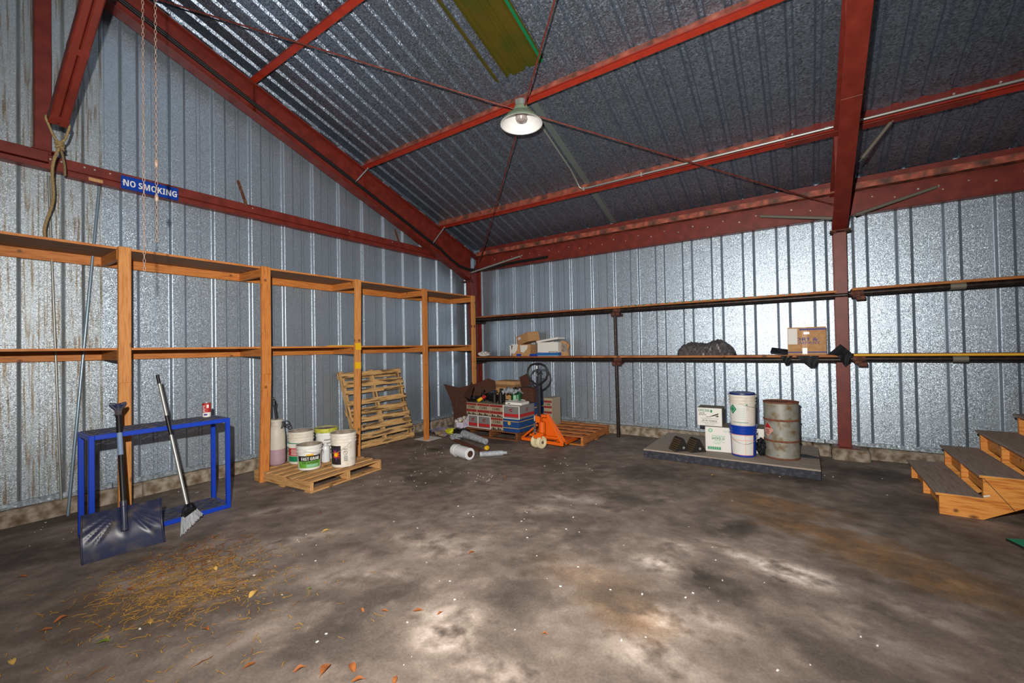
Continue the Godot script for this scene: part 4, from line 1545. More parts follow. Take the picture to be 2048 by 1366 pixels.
func build_shovel() -> void:
	var ll := Vector3(1.535, 0.002, 6.099)
	var lr := Vector3(1.58, 0.002, 5.66)
	var side := (lr - ll).normalized()
	var up := Vector3(-0.347, 0.938, 0.0)
	up = (up - side * up.dot(side)).normalized()
	var nn := up.cross(side)      # towards the room
	if nn.x < 0:
		nn = -nn
	var o := (ll + lr) * 0.5
	var t := thing("snow_shovel", "dusty dark blue snow shovel with wide ribbed blade leaning on the blue bench", "shovel", o)
	var W := 0.225
	var Hh := 0.33
	var rows := []
	for i in 25:
		var row := []
		var v := i / 24.0
		for j in 37:
			var u := j / 36.0 * 2.0 - 1.0
			var curl := -0.055 * (4.0 * v * (1.0 - v)) + 0.02 * v
			var rib := 0.0
			# ribs fan from the socket at the top centre
			var px := u * W
			var py := v * Hh
			var rel := Vector2(px, py - Hh)
			var an := atan2(absf(rel.x), -rel.y)
			for a in [0.62, 0.85, 1.08]:
				rib += 0.009 * exp(-pow((an - a) / 0.055, 2.0)) * smoothstep(0.06, 0.12, rel.length()) * smoothstep(0.34, 0.2, rel.length())
			rib += 0.03 * exp(-pow(px / 0.022, 2.0)) * smoothstep(0.25, 0.95, v)
			row.append(side * px * (1.0 - 0.02 * v) + up * py + nn * (curl + rib))
		rows.append(row)
	var b := MB.new()
	b.grid(rows, nn)
	var back := []
	for r in rows:
		var q := []
		for p in r:
			q.append(p - nn * 0.005)
		back.append(q)
	b.grid(back, -nn)
	for i in 24:
		b.quad(rows[i][0], rows[i + 1][0], back[i + 1][0], back[i][0], -side)
		b.quad(rows[i][36], rows[i + 1][36], back[i + 1][36], back[i][36], side)
	for j in 36:
		b.quad(rows[24][j], rows[24][j + 1], back[24][j + 1], back[24][j], up)
		b.quad(rows[0][j], rows[0][j + 1], back[0][j + 1], back[0][j], -up)
	part(b, t, "blade", M.shovel)
	# turned side lips
	for s in [-1.0, 1.0]:
		var l := MB.new()
		var pts := []
		for i in 9:
			var v := i / 8.0
			pts.append(side * s * W * (1.0 - 0.02 * v) + up * Hh * v + nn * (-0.055 * 4.0 * v * (1.0 - v) + 0.02 * v + 0.006))
		l.tube(pts, 0.006, 6)
		part(l, t, "side_lip", M.shovel)
	var h0 := up * 0.16 + nn * 0.0
	var h1 := up * (Hh - 0.01) + nn * 0.026
	var top := Vector3(1.163, 1.045, 5.83) - o
	var d := (top - h1).normalized()
	var so := MB.new()
	so.tube([h0, h1, h1 + d * 0.05], 0.021, 12)
	part(so, t, "socket", M.shovel)
	var hd := MB.new()
	hd.tube([h1, h1 + d * (top.distance_to(h1) * 0.58)], 0.0165, 12)
	part(hd, t, "handle", M.black)
	var stk := MB.new()
	stk.tube([h1 + d * (top.distance_to(h1) * 0.50), h1 + d * (top.distance_to(h1) * 0.72)], 0.0172, 12)
	part(stk, t, "sticker", flat(col(120, 140, 170), 0.5), "worn blue and white sticker")
	var hu := MB.new()
	hu.tube([h1 + d * (top.distance_to(h1) * 0.72), top - d * 0.05], 0.0185, 12)
	part(hu, t, "upper_handle", M.black)
	# flared grip
	var g := MB.new()
	var sd := side
	for s in [-1.0, 1.0]:
		g.tube([top - d * 0.07, top - d * 0.03 + sd * 0.012 * s, top + sd * 0.036 * s, top + d * 0.018 + sd * 0.046 * s], 0.016, 8, true, 0.010)
	g.tube([top + d * 0.02 - sd * 0.05, top + d * 0.008, top + d * 0.02 + sd * 0.05], 0.011, 8)
	g.tube([top - d * 0.08, top + d * 0.01], 0.02, 10)
	part(g, t, "grip", M.shovel)

func build_broom() -> void:
	var f := Vector3(1.42, 0.20, 5.462)
	var top := Vector3(1.135, 1.275, 5.572)
	var d := (top - f).normalized()
	var t := thing("angle_broom", "grey bristled angle broom with silver handle leaning on the blue bench", "broom", Vector3(1.46, 0, 5.44))
	var o := t.position
	var L := top.distance_to(f)
	for q in [[0.0, 0.53, M.silver, "handle"], [0.53, 0.68, M.black, "sleeve"], [0.68, 0.93, M.silver, "handle"], [0.93, 1.0, M.black, "hand_grip"]]:
		var b := MB.new()
		var r := 0.0125 if q[3] != "sleeve" else 0.014
		b.tube([f + d * L * q[0] - o, f + d * L * q[1] - o], r, 12)
		part(b, t, q[3], q[2])
	# plastic head: a bow from the socket
	var bl := Vector3(1.565, 0.0, 5.545) - o
	var br := Vector3(1.375, 0.055, 5.335) - o
	var fl := f - o
	var hl := bl.lerp(fl, 0.62) + Vector3(0.012, 0.0, 0.018)
	var hr := br.lerp(fl, 0.60) + Vector3(-0.012, 0, -0.018)
	var hb := MB.new()
	hb.tube([fl + d * 0.05, fl, fl.lerp(hl, 0.5) + Vector3(0.004, 0.012, 0.01), hl], 0.010, 8)
	hb.tube([fl, fl.lerp(hr, 0.5) + Vector3(-0.006, 0.016, -0.012), hr], 0.010, 8)
	hb.bar(hl, hr, 0.03, 0.03, Vector3.UP, 0.006)
	part(hb, t, "head", M.black)
	# bristles in tufts
	for i in 24:
		var u := i / 23.0
		var b := MB.new()
		for k in 7:
			var uu := clampf(u + rng.randf_range(-0.025, 0.025), 0, 1)
			var a := hl.lerp(hr, uu) + Vector3(rng.randf_range(-0.008, 0.008), 0, rng.randf_range(-0.008, 0.008))
			var e := bl.lerp(br, uu) + Vector3(rng.randf_range(-0.012, 0.012), 0.004 + rng.randf_range(0.0, 0.012), rng.randf_range(-0.012, 0.012))
			b.tube([a, a.lerp(e, 0.5) + Vector3(0.004, 0, 0.002), e], 0.0028, 4, true, 0.0018)
		part(b, t, "bristle_tuft", M.bristle)

# ---------------------------------------------------------------- pallets
# stringers along local x, deck boards along local z, bottom at y = 0
func pallet(t: Node3D, lx: float, lz: float, top: int, bottom: int, m: Material, h := 0.118, wild := 0.004) -> void:
	var bt := 0.017
	for i in 3:
		var b := MB.new()
		b.off = Vector2(rng.randf() * 2.0, rng.randf())
		b.cbox(Vector3(0, h * 0.5, (i - 1) * (lz * 0.5 - 0.02)), Vector3(lx, h - 2.0 * bt - 0.001, 0.038), 0.003)
		part(b, t, "stringer", m)
	for layer in 2:
		var n: int = top if layer == 0 else bottom
		var y := h - bt * 0.5 if layer == 0 else bt * 0.5
		for i in n:
			var b := MB.new()
			b.off = Vector2(rng.randf() * 2.0, rng.randf())
			var w := rng.randf_range(0.085, 0.1)
			var x := lerpf(-lx * 0.5 + 0.05, lx * 0.5 - 0.05, float(i) / (n - 1))
			b.box(T(x + rng.randf_range(-wild, wild), y, rng.randf_range(-wild, wild), rng.randf_range(-wild, wild) * 2.0), Vector3(w, bt, lz), 0.002)
			part(b, t, "deck_board", m)

func make_pail(t: Node3D, r0: float, r1: float, h: float, body: Material, rings := 3, open := true, inside: Material = null) -> void:
	var b := MB.new()
	var prof := [Vector2(0, 0.004), Vector2(r0 - 0.012, 0.004), Vector2(r0 - 0.010, 0.0), Vector2(r0 - 0.002, 0.002), Vector2(r0, 0.008)]
	var yb := h * (0.72 if rings > 1 else 0.86)
	var rr := func(y): return lerpf(r0, r1 - 0.012, y / h)
	prof.append(Vector2(rr.call(yb), yb))
	for k in rings:
		var y := lerpf(yb, h, float(k) / rings)
		var ra: float = rr.call(y)
		prof += [Vector2(ra + 0.009, y + 0.001), Vector2(ra + 0.010, y + 0.010), Vector2(ra + 0.001, y + 0.014), Vector2(ra + 0.002, y + h * 0.26 / rings)]
	prof += [Vector2(r1, h - 0.010), Vector2(r1, h - 0.001), Vector2(r1 - 0.003, h), Vector2(r1 - 0.010, h - 0.002)]
	b.lathe(prof, 40)
	part(b, t, "body", body)
	if open:
		var i := MB.new()
		i.lathe([Vector2(r1 - 0.010, h - 0.002), Vector2(r1 - 0.020, h - 0.008), Vector2(r1 - 0.024, h * 0.8), Vector2(r1 - 0.030, h * 0.62), Vector2(0.0, h * 0.62)], 40)
		part(i, t, "inside", inside if inside else M.dirty, "dirty inside")

func make_bail(t: Node3D, r: float, y: float, drop: float, turn: float) -> void:
	var pts := []
	for i in 17:
		var a := PI * i / 16.0
		pts.append(Vector3(cos(a) * (r + 0.006), y - drop * sin(a), sin(a) * (r + 0.010)))
	var b := MB.new()
	b.tube(pts, 0.0022, 6)
	var o := part(b, t, "bail_handle", M.silver)
	o.rotation.y = turn
	for s in [-1.0, 1.0]:
		var e := MB.new()
		e.cbox(Vector3(s * (r + 0.003), y, 0), Vector3(0.012, 0.026, 0.030), 0.003)
		var p := part(e, t, "bail_ear", M.bucket)
		p.rotation.y = turn

# a curved label from angle a0 to a1 between two heights
func wrap_label(t: Node3D, ra: float, rb: float, ya: float, yb: float, a0: float, a1: float, m: Material, called := "label_print") -> void:
	var b := MB.new()
	b.lathe([Vector2(ra, ya), Vector2(rb, yb)], 24, a0, a1)
	part(b, t, called, m)

# lettering wrapped round a pail of radius r, centred at angle a
func curved_text(t: Node3D, txt: String, h: float, m: Material, r: float, y: float, a: float, bold: bool, wide: float) -> void:
	lettering(txt, h, m, t, T(sin(a) * r, y, cos(a) * r, a), "lettering", bold, wide, r)

# a diamond laid on a cylinder of radius r about height yc and angle ac
func wrap_diamond(t: Node3D, r: float, hw: float, hh: float, yc: float, ac: float, m: Material, called: String, v0 := -1.0) -> void:
	var b := MB.new()
	for i in 12:
		var ua := -1.0 + i / 6.0
		var ub := -1.0 + (i + 1) / 6.0
		var w := []
		for q in [[ua, -1.0], [ub, -1.0], [ub, 1.0], [ua, 1.0]]:
			var v: float = maxf((1.0 - absf(q[0])) * q[1], v0)
			if v0 > -1.0 and (1.0 - absf(q[0])) < v0:
				v = v0
			var an: float = ac + q[0] * hw / r
			w.append(Vector3(sin(an) * r, yc + v * hh, cos(an) * r))
		b.quad(w[0], w[1], w[2], w[3], Vector3(sin(ac), 0, cos(ac)))
	part(b, t, called, m)

func face_turn(p: Vector3) -> float:
	# turn that points a thing's +z at the photographer's side of the room
	return atan2(EYE.x - p.x, EYE.z - p.z)

func build_left_pallet() -> void:
	var t := thing("floor_pallet", "pale wooden pallet flat on the floor under the pails", "pallet", Vector3(0.955, 0, 4.005), 0.095)
	pallet(t, 1.0, 0.96, 7, 3, M.pallet)
	var Y := 0.119
	# tank sprayer
	var sp := Vector3(0.505, Y, 4.275)
	var s := thing("tank_sprayer", "translucent garden sprayer with pink liquid beside the shelf post", "sprayer", sp, face_turn(sp))
	var b := MB.new()
	b.lathe([Vector2(0, 0.012), Vector2(0.03, 0.004), Vector2(0.07, 0.0), Vector2(0.088, 0.02), Vector2(0.093, 0.06), Vector2(0.093, 0.19)], 36)
	part(b, s, "liquid_level", M.sprayer_liquid, "pink liquid in the lower third")
	var b2 := MB.new()
	b2.lathe([Vector2(0.093, 0.19), Vector2(0.092, 0.36), Vector2(0.086, 0.42), Vector2(0.070, 0.455), Vector2(0.060, 0.465)], 36)
	part(b2, s, "tank", M.sprayer)
	var b3 := MB.new()
	b3.lathe([Vector2(0.060, 0.465), Vector2(0.060, 0.505), Vector2(0.074, 0.507), Vector2(0.076, 0.53), Vector2(0.070, 0.536), Vector2(0.0, 0.536)], 28)
	part(b3, s, "collar", M.sprayer)
	var b4 := MB.new()
	b4.tube([Vector3(0.0, 0.53, 0), Vector3(-0.012, 0.64, 0), Vector3(-0.022, 0.71, 0)], 0.013, 10)
	part(b4, s, "wand", M.black)
	var b5 := MB.new()
	b5.cbox(Vector3(-0.026, 0.735, 0), Vector3(0.032, 0.08, 0.03), 0.008)
	b5.bar(Vector3(-0.03, 0.77, 0), Vector3(-0.035, 0.80, 0), 0.022, 0.022, Vector3.RIGHT, 0.005)
	b5.bar(Vector3(-0.012, 0.70, 0.01), Vector3(-0.008, 0.755, 0.012), 0.01, 0.014)
	part(b5, s, "trigger_grip", M.black)
	var b6 := MB.new()
	var hp := []
	for i in 15:
		var a := -0.6 + i / 14.0 * 4.6
		hp.append(Vector3(0.105 + 0.038 * cos(a), 0.455 + 0.05 * sin(a), 0.01 + i * 0.001))
	hp.push_front(Vector3(0.06, 0.50, 0.02))
	b6.tube(hp, 0.006, 8)
	b6.bar(Vector3(0.05, 0.43, 0.075), Vector3(0.075, 0.50, 0.055), 0.018, 0.022, Vector3.BACK, 0.004)
	part(b6, s, "hose", M.black)

	# open pail with green and red label
	var p1 := Vector3(0.62, Y, 4.045)
	var a1 := thing("paint_pail", "open white pail with green and red label next to the sprayer", "pail", p1, face_turn(p1), "pails on the wooden pallet")
	make_pail(a1, 0.134, 0.150, 0.375, M.bucket, 3)
	wrap_label(a1, 0.1375, 0.1445, 0.03, 0.24, -1.15, 0.55, M.bucket)
	wrap_label(a1, 0.1420, 0.1445, 0.19, 0.25, -1.4, 0.2, M.green_print)
	wrap_label(a1, 0.1405, 0.1430, 0.10, 0.19, -1.15, -0.15, M.red_print)
	wrap_label(a1, 0.1380, 0.1400, 0.03, 0.095, -1.15, -0.05, M.green_print)
	wrap_label(a1, 0.1430, 0.1448, 0.215, 0.25, 0.0, 0.5, M.red_print)
	curved_text(a1, "MURPHY", 0.040, M.white, 0.1462, 0.220, -0.72, true, 1.0)
	for k in 4:
		curved_text(a1, "Premium" if k % 2 else "Interior", 0.014, M.white, 0.1442, 0.172 - k * 0.018, -0.55, true, 1.0)

	# low pail of adhesive
	var p2 := Vector3(0.985, Y, 4.15)
	var a2 := thing("adhesive_pail", "low white FAST GRAB adhesive pail with green label in front", "pail", p2, face_turn(p2), "pails on the wooden pallet")
	make_pail(a2, 0.118, 0.142, 0.275, M.white, 2, true, M.dirty)
	wrap_label(a2, 0.1195, 0.1325, 0.026, 0.168, -0.95, 0.95, M.white)
	wrap_label(a2, 0.1278, 0.1330, 0.104, 0.165, -1.0, 1.0, M.dark_print)
	wrap_label(a2, 0.1205, 0.1278, 0.028, 0.104, -1.0, 1.0, M.lime)
	wrap_label(a2, 0.1315, 0.1345, 0.152, 0.182, -0.25, 0.35, M.yellow)
	curved_text(a2, "FAST GRAB", 0.034, M.white, 0.1338, 0.131, 0.06, true, 0.80)
	curved_text(a2, "FRP ADHESIVE", 0.022, M.dark_print, 0.1296, 0.086, 0.08, true, 0.85)
	wrap_label(a2, 0.1218, 0.1262, 0.036, 0.068, -0.25, 0.8, M.pale_green)
	make_bail(a2, 0.136, 0.225, 0.05, 1.2)

	# white pail with lime rim
	var p3 := Vector3(0.72, Y, 3.775)
	var a3 := thing("joint_pail", "white pail with dirty lime green rim at the back", "pail", p3, face_turn(p3), "pails on the wooden pallet")
	make_pail(a3, 0.118, 0.128, 0.33, M.white, 1)
	var rm := MB.new()
	rm.lathe([Vector2(0.126, 0.325), Vector2(0.134, 0.326), Vector2(0.136, 0.345), Vector2(0.136, 0.375), Vector2(0.130, 0.378), Vector2(0.120, 0.372)], 36)
	var rm2 := MB.new()
	rm2.lathe([Vector2(0.120, 0.372), Vector2(0.114, 0.362), Vector2(0.0, 0.362)], 36)
	part(rm2, a3, "lid_top", M.dirty, "dirt caked top")
	part(rm, a3, "lid", M.lime_rim, "dirty lime green lid")
	wrap_label(a3, 0.1195, 0.1265, 0.05, 0.27, -0.35, 1.1, M.paper)
	for k in 5:
		wrap_label(a3, 0.1215 + k * 0.0012, 0.1218 + k * 0.0012, 0.075 + k * 0.04, 0.088 + k * 0.04, -0.2, 0.8, M.grey_print, "print_line")

	# tall white pail with coloured burst
	var p4 := Vector3(1.215, Y, 3.865)
	var a4 := thing("tall_pail", "open white pail with orange and purple burst on a black label", "pail", p4, face_turn(p4), "pails on the wooden pallet")
	make_pail(a4, 0.131, 0.148, 0.385, M.bucket, 3, true, M.dirty)
	wrap_label(a4, 0.1325, 0.1415, 0.035, 0.25, -1.25, -0.22, M.dark_print)
	# burst
	var ctr := Vector2(-0.62, 0.15)
	var rays := [[M.purple, 0.085, 12, 0.0], [M.red_print, 0.066, 11, 0.3], [M.orange, 0.05, 10, 0.1]]
	var ri := 0
	for q in rays:
		var bb := MB.new()
		for k in q[2]:
			var an: float = TAU * k / q[2] + q[3]
			var tip: Vector2 = Vector2(cos(an), sin(an)) * q[1] * (0.8 + 0.3 * sin(k * 2.3))
			var l1: Vector2 = Vector2(cos(an + 0.3), sin(an + 0.3)) * 0.028
			var l2: Vector2 = Vector2(cos(an - 0.3), sin(an - 0.3)) * 0.028
			var w := []
			for pp in [Vector2.ZERO, l1, tip, l2]:
				var y: float = ctr.y + pp.y
				var rad := lerpf(0.1325, 0.1415, (y - 0.035) / 0.215) + 0.0012 + ri * 0.0006
				var aa: float = clampf(ctr.x + pp.x / rad, -1.2, -0.25)
				w.append(Vector3(sin(aa) * rad, y, cos(aa) * rad))
			bb.quad(w[0], w[1], w[2], w[3], Vector3(sin(ctr.x), 0, cos(ctr.x)))
		part(bb, a4, "burst_print", q[0])
		ri += 1
	var core := MB.new()
	core.lathe([Vector2(0, 0.0), Vector2(0.022, 0.0)], 14, 0.0, TAU, Transform3D(Basis(Vector3.UP, ctr.x) * Basis(Vector3.RIGHT, PI / 2), Vector3(sin(ctr.x), 0, cos(ctr.x)) * 0.1405 + Vector3(0, ctr.y, 0)))
	part(core, a4, "burst_core", M.yellow)
	# prohibition ring and small print
	var ring := MB.new()
	var rp := []
	for i in 21:
		var an := TAU * i / 20.0
		var aa := 0.14 + 0.021 * cos(an) / 0.138
		rp.append(Vector3(sin(aa) * 0.1395, 0.165 + 0.021 * sin(an), cos(aa) * 0.1395))
	ring.tube(rp, 0.0018, 5, false)
	ring.tube([rp[7], rp[17]], 0.0018, 5)
	part(ring, a4, "warning_ring", M.dark_print)
	for k in 6:
		wrap_label(a4, 0.1345 + k * 0.0004, 0.1346 + k * 0.0004, 0.072 + k * 0.011, 0.078 + k * 0.011, 0.0, 0.32, M.grey_print, "print_line")
	wrap_label(a4, 0.1405, 0.1407, 0.205, 0.212, -0.02, 0.3, M.grey_print, "print_line")
	make_bail(a4, 0.140, 0.30, 0.13, -0.9)
	var j := MB.new()
	j.lathe([Vector2(0, 0.001), Vector2(0.045, 0.001), Vector2(0.05, 0.01), Vector2(0.05, 0.16), Vector2(0.042, 0.19), Vector2(0.018, 0.205), Vector2(0.018, 0.225), Vector2(0, 0.226)], 20, 0.0, TAU, Transform3D(Basis.IDENTITY, Vector3(0.905, Y, 3.90)))
	solo(j, "plastic_jug", M.wrap, Vector3(0.905, Y, 3.90), "small clear white plastic jug half hidden between the pails", "jug")

func build_leaning_pallet() -> void:
	var bl := Vector3(0.345, 0.004, 3.06)
	var br := Vector3(0.345, 0.004, 1.96)
	var tl := Vector3(0.175, 1.16, 3.21)
	var up := (tl - bl).normalized()
	var side := (br - bl).normalized()
	var nn := up.cross(side).normalized()
	if nn.x < 0:
		nn = -nn
	var L := 1.17
	var W := 1.09
	var t := thing("leaning_pallet", "broken pale pallet with dark stains leaning upright on the gable wall", "pallet", (bl + br) * 0.5)
	var o := t.position
	# three upright stringers behind the slats
	for i in 3:
		var b := MB.new()
		b.off = Vector2(i * 0.4, i * 0.1)
		var p := bl + side * (0.03 + (W - 0.06) * i * 0.5) - nn * 0.055 - o
		b.box(Transform3D(Basis(up, nn, side), p + up * L * 0.5), Vector3(L, 0.082, 0.038), 0.004)
		part(b, t, "stringer", M.pallet2)
	for layer in 2:
		var ys := [0.05, 0.185, 0.31, 0.43, 0.565, 0.70, 0.855, 0.97, 1.115] if layer == 0 else [0.06, 0.55, 1.10]
		for k in ys.size():
			var b := MB.new()
			b.off = Vector2(k * 0.37, k * 0.05)
			var w := rng.randf_range(0.07, 0.1)
			var yy: float = ys[k]
			if layer == 0 and k == 6:
				w = 0.06
			var p := bl + side * W * 0.5 + up * yy + nn * (-0.006 if layer == 0 else -0.104) - o
			var tw := rng.randf_range(-0.02, 0.02)
			b.box(Transform3D(Basis(nn, tw) * Basis(side, up, -nn), p), Vector3(W - (0.05 if k == 4 else 0.0), w, 0.016), 0.002)
			part(b, t, "slat", M.pallet2)

# ---------------------------------------------------------------- heap of cartons in the corner
func carton_box(called: String, label: String, at: Vector3, s: Vector3, m: Material, turn := 0.0, group := "", ch := 0.003) -> Node3D:
	var t := thing(called, label, "carton", at, turn, group)
	var b := MB.new()
	b.cbox(Vector3(0, s.y * 0.5, 0), s, ch)
	part(b, t, "body", m)
	return t

# white carton with maroon bars, dark wordmark and a jagged black foot
func striped(t: Node3D, s: Vector3) -> void:
	var z := s.z * 0.5 + 0.0006
	patch(s.x * 0.96, s.y * 0.16, M.maroon, t, T(0, s.y * 0.88, z), "maroon_bar")
	patch(s.x * 0.96, s.y * 0.20, M.maroon, t, T(0, s.y * 0.37, z), "maroon_bar")
	lettering("CUBE", s.y * 0.2, M.dark_print, t, T(0, s.y * 0.64, z), "lettering", true, 1.1)
	var b := MB.new()
	for k in 7:
		var x := lerpf(-s.x * 0.42, s.x * 0.42, k / 6.0)
		var h: float = s.y * (0.09 + 0.07 * ((k * 5) % 3))
		b.quad(Vector3(x - s.x * 0.07, 0.006, z), Vector3(x + s.x * 0.07, 0.006, z), Vector3(x + s.x * 0.03, h, z), Vector3(x - s.x * 0.05, h, z), Vector3.BACK)
	part(b, t, "jagged_print", M.dark_print)
	for sx in [-1.0, 1.0]:
		patch(s.z * 0.9, s.y * 0.2, M.maroon, t, T(sx * (s.x * 0.5 + 0.0006), s.y * 0.4, 0, PI / 2), "maroon_bar")

# grey carton with a red band and pale taped edges
func banded(t: Node3D, s: Vector3) -> void:
	for q in [[0.0, s.z * 0.5 + 0.0006, 0.0, s.x], [s.x * 0.5 + 0.0006, 0.0, PI / 2, s.z]]:
		patch(q[3] * 0.98, s.y * 0.24, M.red_print, t, T(q[0], s.y * 0.27, q[1], q[2]), "red_band")
		var f := Transform3D(Basis(Vector3.UP, q[2]), Vector3(q[0], s.y * 0.66, q[1]))
		var b := MB.new()
		b.quad(Vector3(-0.045, -0.02, 0.0006), Vector3(0.0, 0.0, 0.0006), Vector3(0.05, 0.035, 0.0006), Vector3(-0.02, 0.02, 0.0006), Vector3.BACK)
		b.quad(Vector3(-0.02, -0.035, 0.0006), Vector3(0.02, -0.02, 0.0006), Vector3(0.03, 0.0, 0.0006), Vector3(-0.02, -0.02, 0.0006), Vector3.BACK)
		var o := part(b, t, "wing_print", M.maroon)
		o.transform = f
	for sx in [-1.0, 1.0]:
		var b := MB.new()
		b.cbox(Vector3(sx * (s.x * 0.5 - 0.004), s.y * 0.5, s.z * 0.5 - 0.004), Vector3(0.014, s.y, 0.014), 0.002)
		part(b, t, "taped_edge", M.paper)
	for y in [0.0, s.y]:
		var b := MB.new()
		b.cbox(Vector3(0, clampf(y, 0.006, s.y - 0.004), s.z * 0.5 - 0.003), Vector3(s.x, 0.011, 0.012), 0.002)
		part(b, t, "taped_edge", M.paper)

func build_heap() -> void:
	var t := thing("dark_pallet", "dark brown pallet under the heap of cartons in the corner", "pallet", Vector3(1.47, 0, 0.93), PI / 2 + 0.03)
	pallet(t, 0.98, 1.04, 6, 3, M.pallet_dark, 0.13)
	var g := "cartons stacked on the dark pallet"
	var D := 0.44
	var zc := 1.37 - D * 0.5
	var yb := 0.132
	# lower row
	var low := [[0.985, 0.215, 1], [1.207, 0.265, 1], [1.478, 0.245, 0], [1.73, 0.30, 2]]
	var names_low := ["grey and red carton at the left end of the lower row", "grey and red carton second from the left in the lower row", "white and maroon striped carton in the lower row beside the blue one", "blue carton at the right end of the lower row"]
	for i in 4:
		var q = low[i]
		var s := Vector3(q[1], 0.205, D)
		var o := carton_box("stacked_carton", names_low[i], Vector3(q[0] + q[1] * 0.5, yb, zc + i * 0.008), s, [M.carton_dull, M.grey_red, M.blue_carton][q[2]], rng.randf_range(-0.015, 0.015), g)
		if q[2] == 0: striped(o, s)
		elif q[2] == 1: banded(o, s)
		else:
			for y in [0.07, 0.185]:
				patch(s.x * 0.98, 0.007, M.yellow, o, T(0, y * 0.9, s.z * 0.5 + 0.0006), "gold_line")
				patch(s.z * 0.98, 0.007, M.yellow, o, T(s.x * 0.5 + 0.0006, y * 0.9, 0, PI / 2), "gold_line")
			var e := MB.new()
			e.lathe([Vector2(0, 0), Vector2(0.03, 0)], 12, 0.0, TAU, Transform3D(Basis(Vector3.RIGHT, PI / 2), Vector3(-0.03, 0.135, s.z * 0.5 + 0.001)))
			part(e, o, "gold_emblem", M.leaf_pale)
	var up := [[0.955, 0.23, 0], [1.192, 0.265, 0], [1.463, 0.27, 0], [1.74, 0.305, 1]]
	var names_up := ["white and maroon striped carton at the left end of the upper row", "white and maroon striped carton second from the left in the upper row", "white and maroon striped carton third from the left in the upper row", "grey and red carton at the right end of the upper row"]
	for i in 4:
		var q = up[i]
		var s := Vector3(q[1], 0.205, D)
		var o := carton_box("stacked_carton", names_up[i], Vector3(q[0] + q[1] * 0.5, yb + 0.2065, zc + i * 0.010), s, M.carton_dull if q[2] == 0 else M.grey_red, rng.randf_range(-0.02, 0.02), g)
		if q[2] == 0: striped(o, s)
		else: banded(o, s)
	# row behind, seen past the right end
	var o1 := carton_box("stacked_carton", "blue carton behind the upper row next to the jack handle", Vector3(1.86, yb + 0.2065, 0.70), Vector3(0.30, 0.21, 0.40), M.blue_carton, 0.0, g)
	patch(0.39, 0.012, M.yellow, o1, T(0.1506, 0.12, 0, PI / 2), "gold_line")
	patch(0.29, 0.012, M.yellow, o1, T(0, 0.12, 0.2006), "gold_line")
	var o2 := carton_box("stacked_carton", "grey carton low down behind the blue ones", Vector3(1.86, yb, 0.69), Vector3(0.30, 0.205, 0.42), M.grey_red, 0.0, g)
	banded(o2, Vector3(0.30, 0.205, 0.42))
	var o3 := carton_box("stacked_carton", "white and maroon carton standing behind the jack handle", Vector3(2.12, 0.135, 0.50), Vector3(0.16, 0.46, 0.30), M.carton_dull, 0.0, g)
	for y in [0.40, 0.31, 0.22]:
		patch(0.15, 0.035, M.maroon, o3, T(0, y, 0.1506), "maroon_bar")
	lettering("CUBE", 0.03, M.dark_print, o3, T(0, 0.355, 0.151))
	var o4 := carton_box("stacked_carton", "grey carton hidden behind the striped upper row", Vector3(1.30, yb, 0.68), Vector3(0.62, 0.41, 0.44), M.grey_red, 0.0, g)
	banded(o4, Vector3(0.62, 0.41, 0.44))
	# things on top
	var Y := yb + 0.412
	var bc := thing("brown_carton", "plain brown carton on the heap left of the jack handle", "carton", Vector3(1.87, Y + 0.006, 0.84), 0.0)
	var b := MB.new()
	b.cbox(Vector3(0, 0.115, 0), Vector3(0.32, 0.23, 0.24), 0.003)
	part(b, bc, "body", M.brown_card)
	var fl := MB.new()
	fl.bar(Vector3(-0.12, 0.232, -0.11), Vector3(-0.20, 0.42, -0.16), 0.006, 0.20, Vector3(1, 0.4, 0))
	part(fl, bc, "flap", M.brown_card)
	var fc := thing("flat_carton", "flat tan carton lying on top of the heap against the wall", "carton", Vector3(1.34, Y + 0.004, 0.62), -0.06)
	for k in 2:
		var fb := MB.new()
		fb.cbox(Vector3(0.0, 0.13 + k * 0.125, 0), Vector3(0.43, 0.12 if k == 1 else 0.26, 0.30), 0.004)
		part(fb, fc, "lid" if k == 1 else "body", M.cardboard)
	patch(0.002, 0.11, M.brown_card, fc, T(0.03, 0.255, 0.1506), "seam")
	# white tray
	var tr := thing("white_tray", "crumpled white tray on the grey carton at the right of the heap", "tray", Vector3(1.89, Y + 0.002, 1.22), 0.04)
	var tb := MB.new()
	tb.cbox(Vector3(0, 0.022, 0), Vector3(0.30, 0.042, 0.24), 0.004)
	part(tb, tr, "body", M.carton)
	patch(0.05, 0.012, M.dark_print, tr, T(-0.08, 0.022, 0.121), "print_block")
	for k in 9:
		var cr := MB.new()
		var c := Vector3(rng.randf_range(-0.14, 0.15), 0.05, rng.randf_range(-0.08, 0.1))
		cr.quad(c, c + Vector3(0.04, rng.randf_range(0.0, 0.025), 0.02), c + Vector3(0.03, 0.03, 0.05), c + Vector3(-0.02, 0.02, 0.04), Vector3.UP)
		part(cr, tr, "paper_scrap", M.white)
	# bottles
	var spots := [[1.60, 1.27, 0.24, "black", "black spray bottle upright in the middle of the heap"], [1.74, 1.08, 0.25, "green", "dark green bottle leaning behind the white tray"], [1.68, 1.02, 0.23, "green", "green bottle standing behind the black spray bottle"], [1.52, 1.10, 0.22, "black", "black bottle left of the green bottles"], [1.80, 1.02, 0.26, "green", "green bottle beside the brown carton"], [1.44, 1.22, 0.20, "black", "black bottle lying tilted on the striped cartons"], [1.15, 1.16, 0.18, "black", "black bottle at the left of the heap"]]
